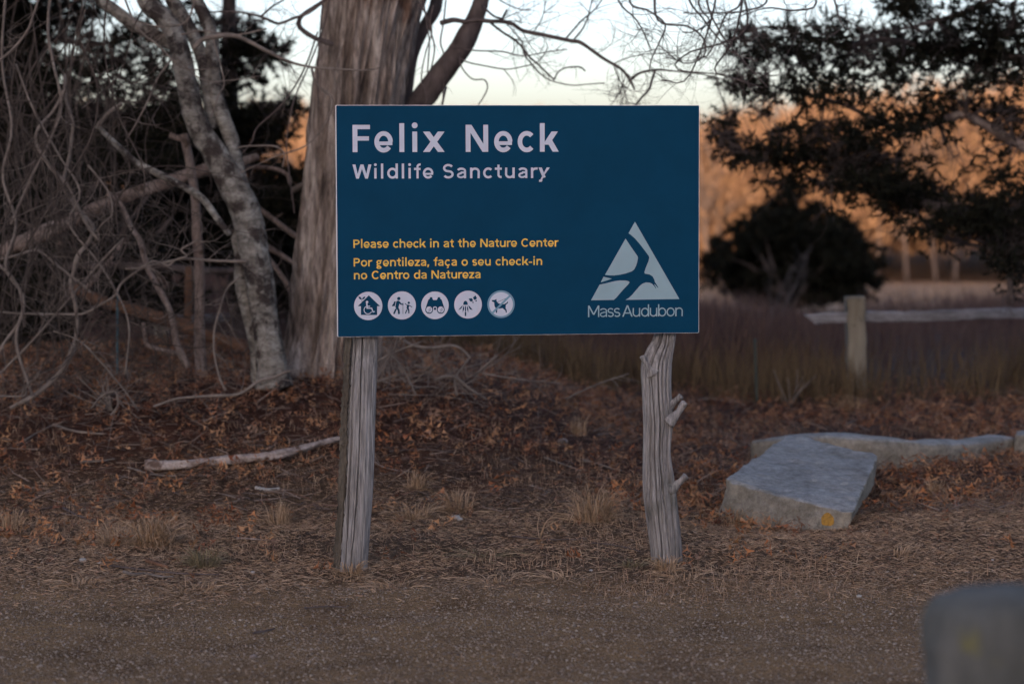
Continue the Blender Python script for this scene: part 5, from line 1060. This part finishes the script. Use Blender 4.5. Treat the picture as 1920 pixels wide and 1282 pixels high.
for k, (a_, b_) in enumerate([((1008, 985), (1012, 962)), ((1022, 980), (1045, 960)), ((1020, 990), (1062, 968)), ((990, 995), (985, 975)), ((1030, 972), (1075, 975))]):
    c = resample(np.array([g_, P(a_[0], a_[1], g_[1]-.03*k), P(b_[0], b_[1], g_[1]-.05*k)]), 14); tube(mb, c, np.linspace(.0022, .0009, 14), 4, cap=False)
tag(mb.build('grass_stalks', M['tuft'], base=g_), 'few long orange grass stalks arching left of the bushy tuft', 'grass stalks')

# ------------------------------------------------------------------ ground cover
near = lambda q, N_: (q.uniform(-1, 1, N_)*1.0*(0), q.uniform(0, 1, N_))
def fan(y0, y1, pw=1.0):
    def f_(q, N_):
        y = y0+(y1-y0)*q.random(N_)**pw; x = q.uniform(-1, 1, N_)*(.8+y*.235); return x, y
    return f_
blades(230000, None, None, 101, .036, .0011, M['straw'], 'matted_grass', 'short matted dry grass covering the ground around the sign', 'grass', flat=.22, zoff=.004, xy=fan(8.6, 15, 1.25), dens=lambda x, y: np.clip(sm(y, 8.9, 10.0)*(.35+.65*sm(vn(x*1.6, y*1.6, 0, 7), -.6, .3))*(1-.85*sm(y, 11.6, 13.4)), 0, 1))
blades(60000, None, None, 103, .030, .0012, M['chaff'], 'ground_debris', 'dark plant debris and bits of twig strewn over the ground', 'debris', flat=.15, zoff=.003, xy=fan(7.4, 16, 1.2), dens=lambda x, y: .25+.75*sm(y, 9.3, 11))
blades(40000, None, None, 104, .06, .0011, M['straw'], 'upright_grass', 'thin upright dry grass blades scattered over the ground', 'grass', bend=.8, zoff=.0, xy=fan(9.2, 16.5, 1.1), dens=lambda x, y: sm(vn(x*1.9, y*1.9, 0, 17), -.1, .6))
blades(9000, None, None, 105, .16, .0028, M['chaff'], 'litter_twigs', 'small broken twigs mixed through the leaf litter', 'twigs', flat=.25, zoff=.01, xy=fan(11.5, 18, 1.0))
# stones
def stones(N_, seed, xyf, r0, r1, mat, name, label, zf=.25, pw=3):
    q = np.random.default_rng(seed); x, y = xyf(q, N_); n = len(x); r = r0+(r1-r0)*q.random(n)**pw
    oc = np.array([(1, 0, 0), (0, 1, 0), (-1, 0, 0), (0, -1, 0), (0, 0, 1), (0, 0, -1)], float); fc = np.array([(0, 1, 4), (1, 2, 4), (2, 3, 4), (3, 0, 4), (1, 0, 5), (2, 1, 5), (3, 2, 5), (0, 3, 5)])
    a = q.uniform(0, 2*np.pi, n); ca, sa = np.cos(a)[:, None], np.sin(a)[:, None]; o = oc[None]*(1+q.normal(0, .22, (n, 6, 3)))
    V = np.stack([o[..., 0]*ca-o[..., 1]*sa*.8, o[..., 0]*sa+o[..., 1]*ca*.8, o[..., 2]*.65], -1)*r[:, None, None]+np.stack([x, y, Z(x, y)+r*zf], 1)[:, None]
    F = (np.arange(n)[:, None, None]*6+fc[None]).reshape(-1, 3)
    return tag(mkobj(name, V.reshape(-1, 3), F, mat, None, False), label, 'gravel', kind='stuff')
def gx(q, N_):
    y = 7.2+2.9*q.random(N_); x = q.uniform(-1, 1, N_)*(.8+y*.235); k = q.random(N_) > sm(y+.35*vn(x*1.5, y*2, 0, 21)-.15*(x < 0), 9.1, 9.9); return x[k], y[k]
stones(80000, 111, gx, .0016, .0085, M['stone'], 'gravel', 'coarse sandy gravel in front of the sign', pw=3.2)
stones(90000, 114, gx, .0009, .0026, M['stone'], 'sand', 'fine sand grains between the gravel in front of the sign', pw=1.5)
stones(5000, 112, fan(9, 12.5), .002, .008, M['stone'], 'scattered_grit', 'grit scattered through the short dry grass', pw=3)
# oak leaves
def leafshape(seed):
    q = np.random.default_rng(seed); L_ = [(0, -.5), (.02, -.34)]
    for y, wd in ((-.22, .16), (-.12, .07), (.02, .27), (.12, .09), (.24, .22), (.32, .08)): L_.append((wd*q.uniform(.8, 1.15), y+q.uniform(-.02, .02)))
    pts = L_+[(0, .5)]+[(-x*q.uniform(.8, 1.15), y+q.uniform(-.02, .02)) for x, y in L_[::-1][:-1]]
    p = np.array(pts); c = q.uniform(-1.4, 1.4); b = q.uniform(.4, 1.6)
    z = b*p[:, 0]**2*1.5+c*.35*(p[:, 1])**2*2+.05*q.normal(size=len(p)); mid = np.array([(0, y, .35*c*2*y*y) for y in (-.3, -.1, .1, .3)])
    V = np.column_stack([p, z]); n = len(V); V = np.vstack([V, mid]); cy = mid[:, 1]; F = []
    for k in range(n):
        k2 = (k+1) % n; ym = (V[k, 1]+V[k2, 1])/2; j = int(np.argmin(abs(cy-ym))); F.append((k, k2, n+j))
    for j in range(3):
        # close the sliver gaps along the midrib
        pass
    return V-np.array((0, 0, z.min())), np.array(F)
LS = [leafshape(s) for s in (1, 2, 3, 4, 5)]
def rotm(a, b, c):
    ca, sa, cb, sb_, cc, sc_ = np.cos(a), np.sin(a), np.cos(b), np.sin(b), np.cos(c), np.sin(c)
    Rz = np.stack([np.stack([ca, -sa, 0*a], -1), np.stack([sa, ca, 0*a], -1), np.stack([0*a, 0*a, 1+0*a], -1)], -2)
    Rx = np.stack([np.stack([1+0*a, 0*a, 0*a], -1), np.stack([0*a, cb, -sb_], -1), np.stack([0*a, sb_, cb], -1)], -2)
    Ry = np.stack([np.stack([cc, 0*a, sc_], -1), np.stack([0*a, 1+0*a, 0*a], -1), np.stack([-sc_, 0*a, cc], -1)], -2)
    return Rz@Rx@Ry
def leafdens(x, y):
    base = sm(y+.9*vn(x*.8, y*.8, 0, 31), 11.4, 13.2)*(.25+.75*sm(vn(x*1.3, y*1.3, 0, 33), -.45, .35))*(1-sm(y, 17.5, 19.5))
    px = 960+x/y*FPX
    def sp(cx, cy, r): return np.exp(-((x-cx)**2+(y-cy)**2)/r**2)
    a, b, c, d = G(60, 1010), G(1680, 930), G(1320, 960), G(1400, 992); e_, f_ = G(1300, 1060), G(715, 1052)
    return np.clip(base+.05+.5*sp(a[0], a[1], .45)+.9*sp(b[0], b[1], .3)+.7*sp(c[0], c[1], .28)+.5*sp(d[0], d[1], .3)+.4*sp(e_[0], e_[1], .10)+.5*sp(f_[0], f_[1], .12)+.35*(x < -1.2)*sm(y, 10.3, 11.5), 0, 1)*sm(y, 9.6, 10.2)
q = np.random.default_rng(121); y = 9.6+9.5*q.random(15000); x = q.uniform(-1, 1, 15000)*(.8+y*.235); k = q.random(15000) < leafdens(x, y); x, y = x[k], y[k]
order = np.argsort(y); x, y = x[order], y[order]
sz = .06+.09*q.random(len(x))**1.4; rz = q.uniform(0, 2*np.pi, len(x)); rx = q.normal(0, .8, len(x)); ry = q.normal(0, .6, len(x)); lift = np.abs(q.normal(0, .014, len(x)))+.012
RM = rotm(rz, rx, ry); kind = q.integers(0, 5, len(x))
nI = 290; Vs, Fs, off = [], [], 0
pick = np.zeros(len(x), bool); cand = np.where((y < 15.5) & (np.abs(x) < y*.215))[0]; sc_ = sz[cand]/y[cand]; pick[cand[np.argsort(-sc_)[:nI]]] = True
lm = []
for V_, F_ in LS:
    me = mesh_np('oak_leaf', V_, F_); me.materials.append(M['leafo']); lm.append(me)
tone = ['curled russet oak leaf lying in the litter under and beside the sign']
for i_ in np.where(pick)[0]:
    o = bpy.data.objects.new('oak_leaf', lm[kind[i_]]); COL.objects.link(o)
    mm = Matrix(RM[i_].tolist()).to_4x4()@Matrix.Scale(float(sz[i_]), 4); mm.translation = (float(x[i_]), float(y[i_]), float(Z(x[i_], y[i_])+lift[i_])); o.matrix_world = mm
    tag(o, 'large dry lobed oak leaf lying curled on the ground of the leaf litter', 'leaf', 'large fallen oak leaves')
for kd in range(5):
    s_ = (~pick) & (kind == kd); V_, F_ = LS[kd]
    W_ = np.einsum('nij,vj->nvi', RM[s_], V_)*sz[s_][:, None, None]+np.stack([x[s_], y[s_], Z(x[s_], y[s_])+lift[s_]], 1)[:, None]
    Vs.append(W_.reshape(-1, 3)); Fs.append((np.arange(s_.sum())[:, None, None]*len(V_)+F_[None]).reshape(-1, 3)+off); off += s_.sum()*len(V_)
tag(mkobj('leaf_litter', np.concatenate(Vs), np.concatenate(Fs), M['leaf'], None, False), 'russet oak leaf litter spread between the sign and the trees', 'leaf litter', kind='stuff')
# pebbles that stand out
for k, (px, py, r_, lab) in enumerate([(1611, 1119, .012, 'pale round pebble on the sand, largest right of the sign'), (1620, 1152, .006, 'small white pebble below the largest pale one'), (1670, 1151, .006, 'small white pebble right of the largest pale one'), (1861, 1050, .007, 'white pebble near the right edge'), (474, 1074, .010, 'flat pale stone left of the left post'), (1055, 830, .03, 'round tan puffball like stone in the leaves under the sign'), (855, 972, .02, 'pale lichen crusted chunk between the posts'), (1715, 1078, .006, 'white pebble on the grass below the granite slab'), (475, 1232, .014, 'grey flat stone low on the gravel'), (393, 1178, .006, 'tiny white stone on the gravel, left of the grey flat one'), (862, 975, .014, 'small pale chunk touching the lichen crusted one'), (155, 1052, .016, 'whitish fragment on the ground at left'), (186, 1056, .010, 'dark edged white fragment beside the bigger fragment at left'), (1108, 1070, .008, 'white pebble at the foot of the crooked post'), (360, 1230, .006, 'orange tinted pebble on the gravel at left'), (1440, 882, .012, 'small pale stone resting by the granite slab')]):
    g_ = G(px, py); bm = bmesh.new(); bmesh.ops.create_icosphere(bm, subdivisions=2, radius=r_)
    for v in bm.verts: v.co *= 1+.22*float(vn(v.co.x*90, v.co.y*90, v.co.z*90, k)); v.co.z *= .62
    me = bpy.data.meshes.new('pebble'); bm.to_mesh(me); bm.free(); me.materials.append(M['peb'] if k not in (5, 8, 14) else M['dead']); o = bpy.data.objects.new('pebble', me); COL.objects.link(o); o.location = (g_[0], g_[1], g_[2]+r_*.3); tag(o, lab, 'pebble', 'pale pebbles on the ground')
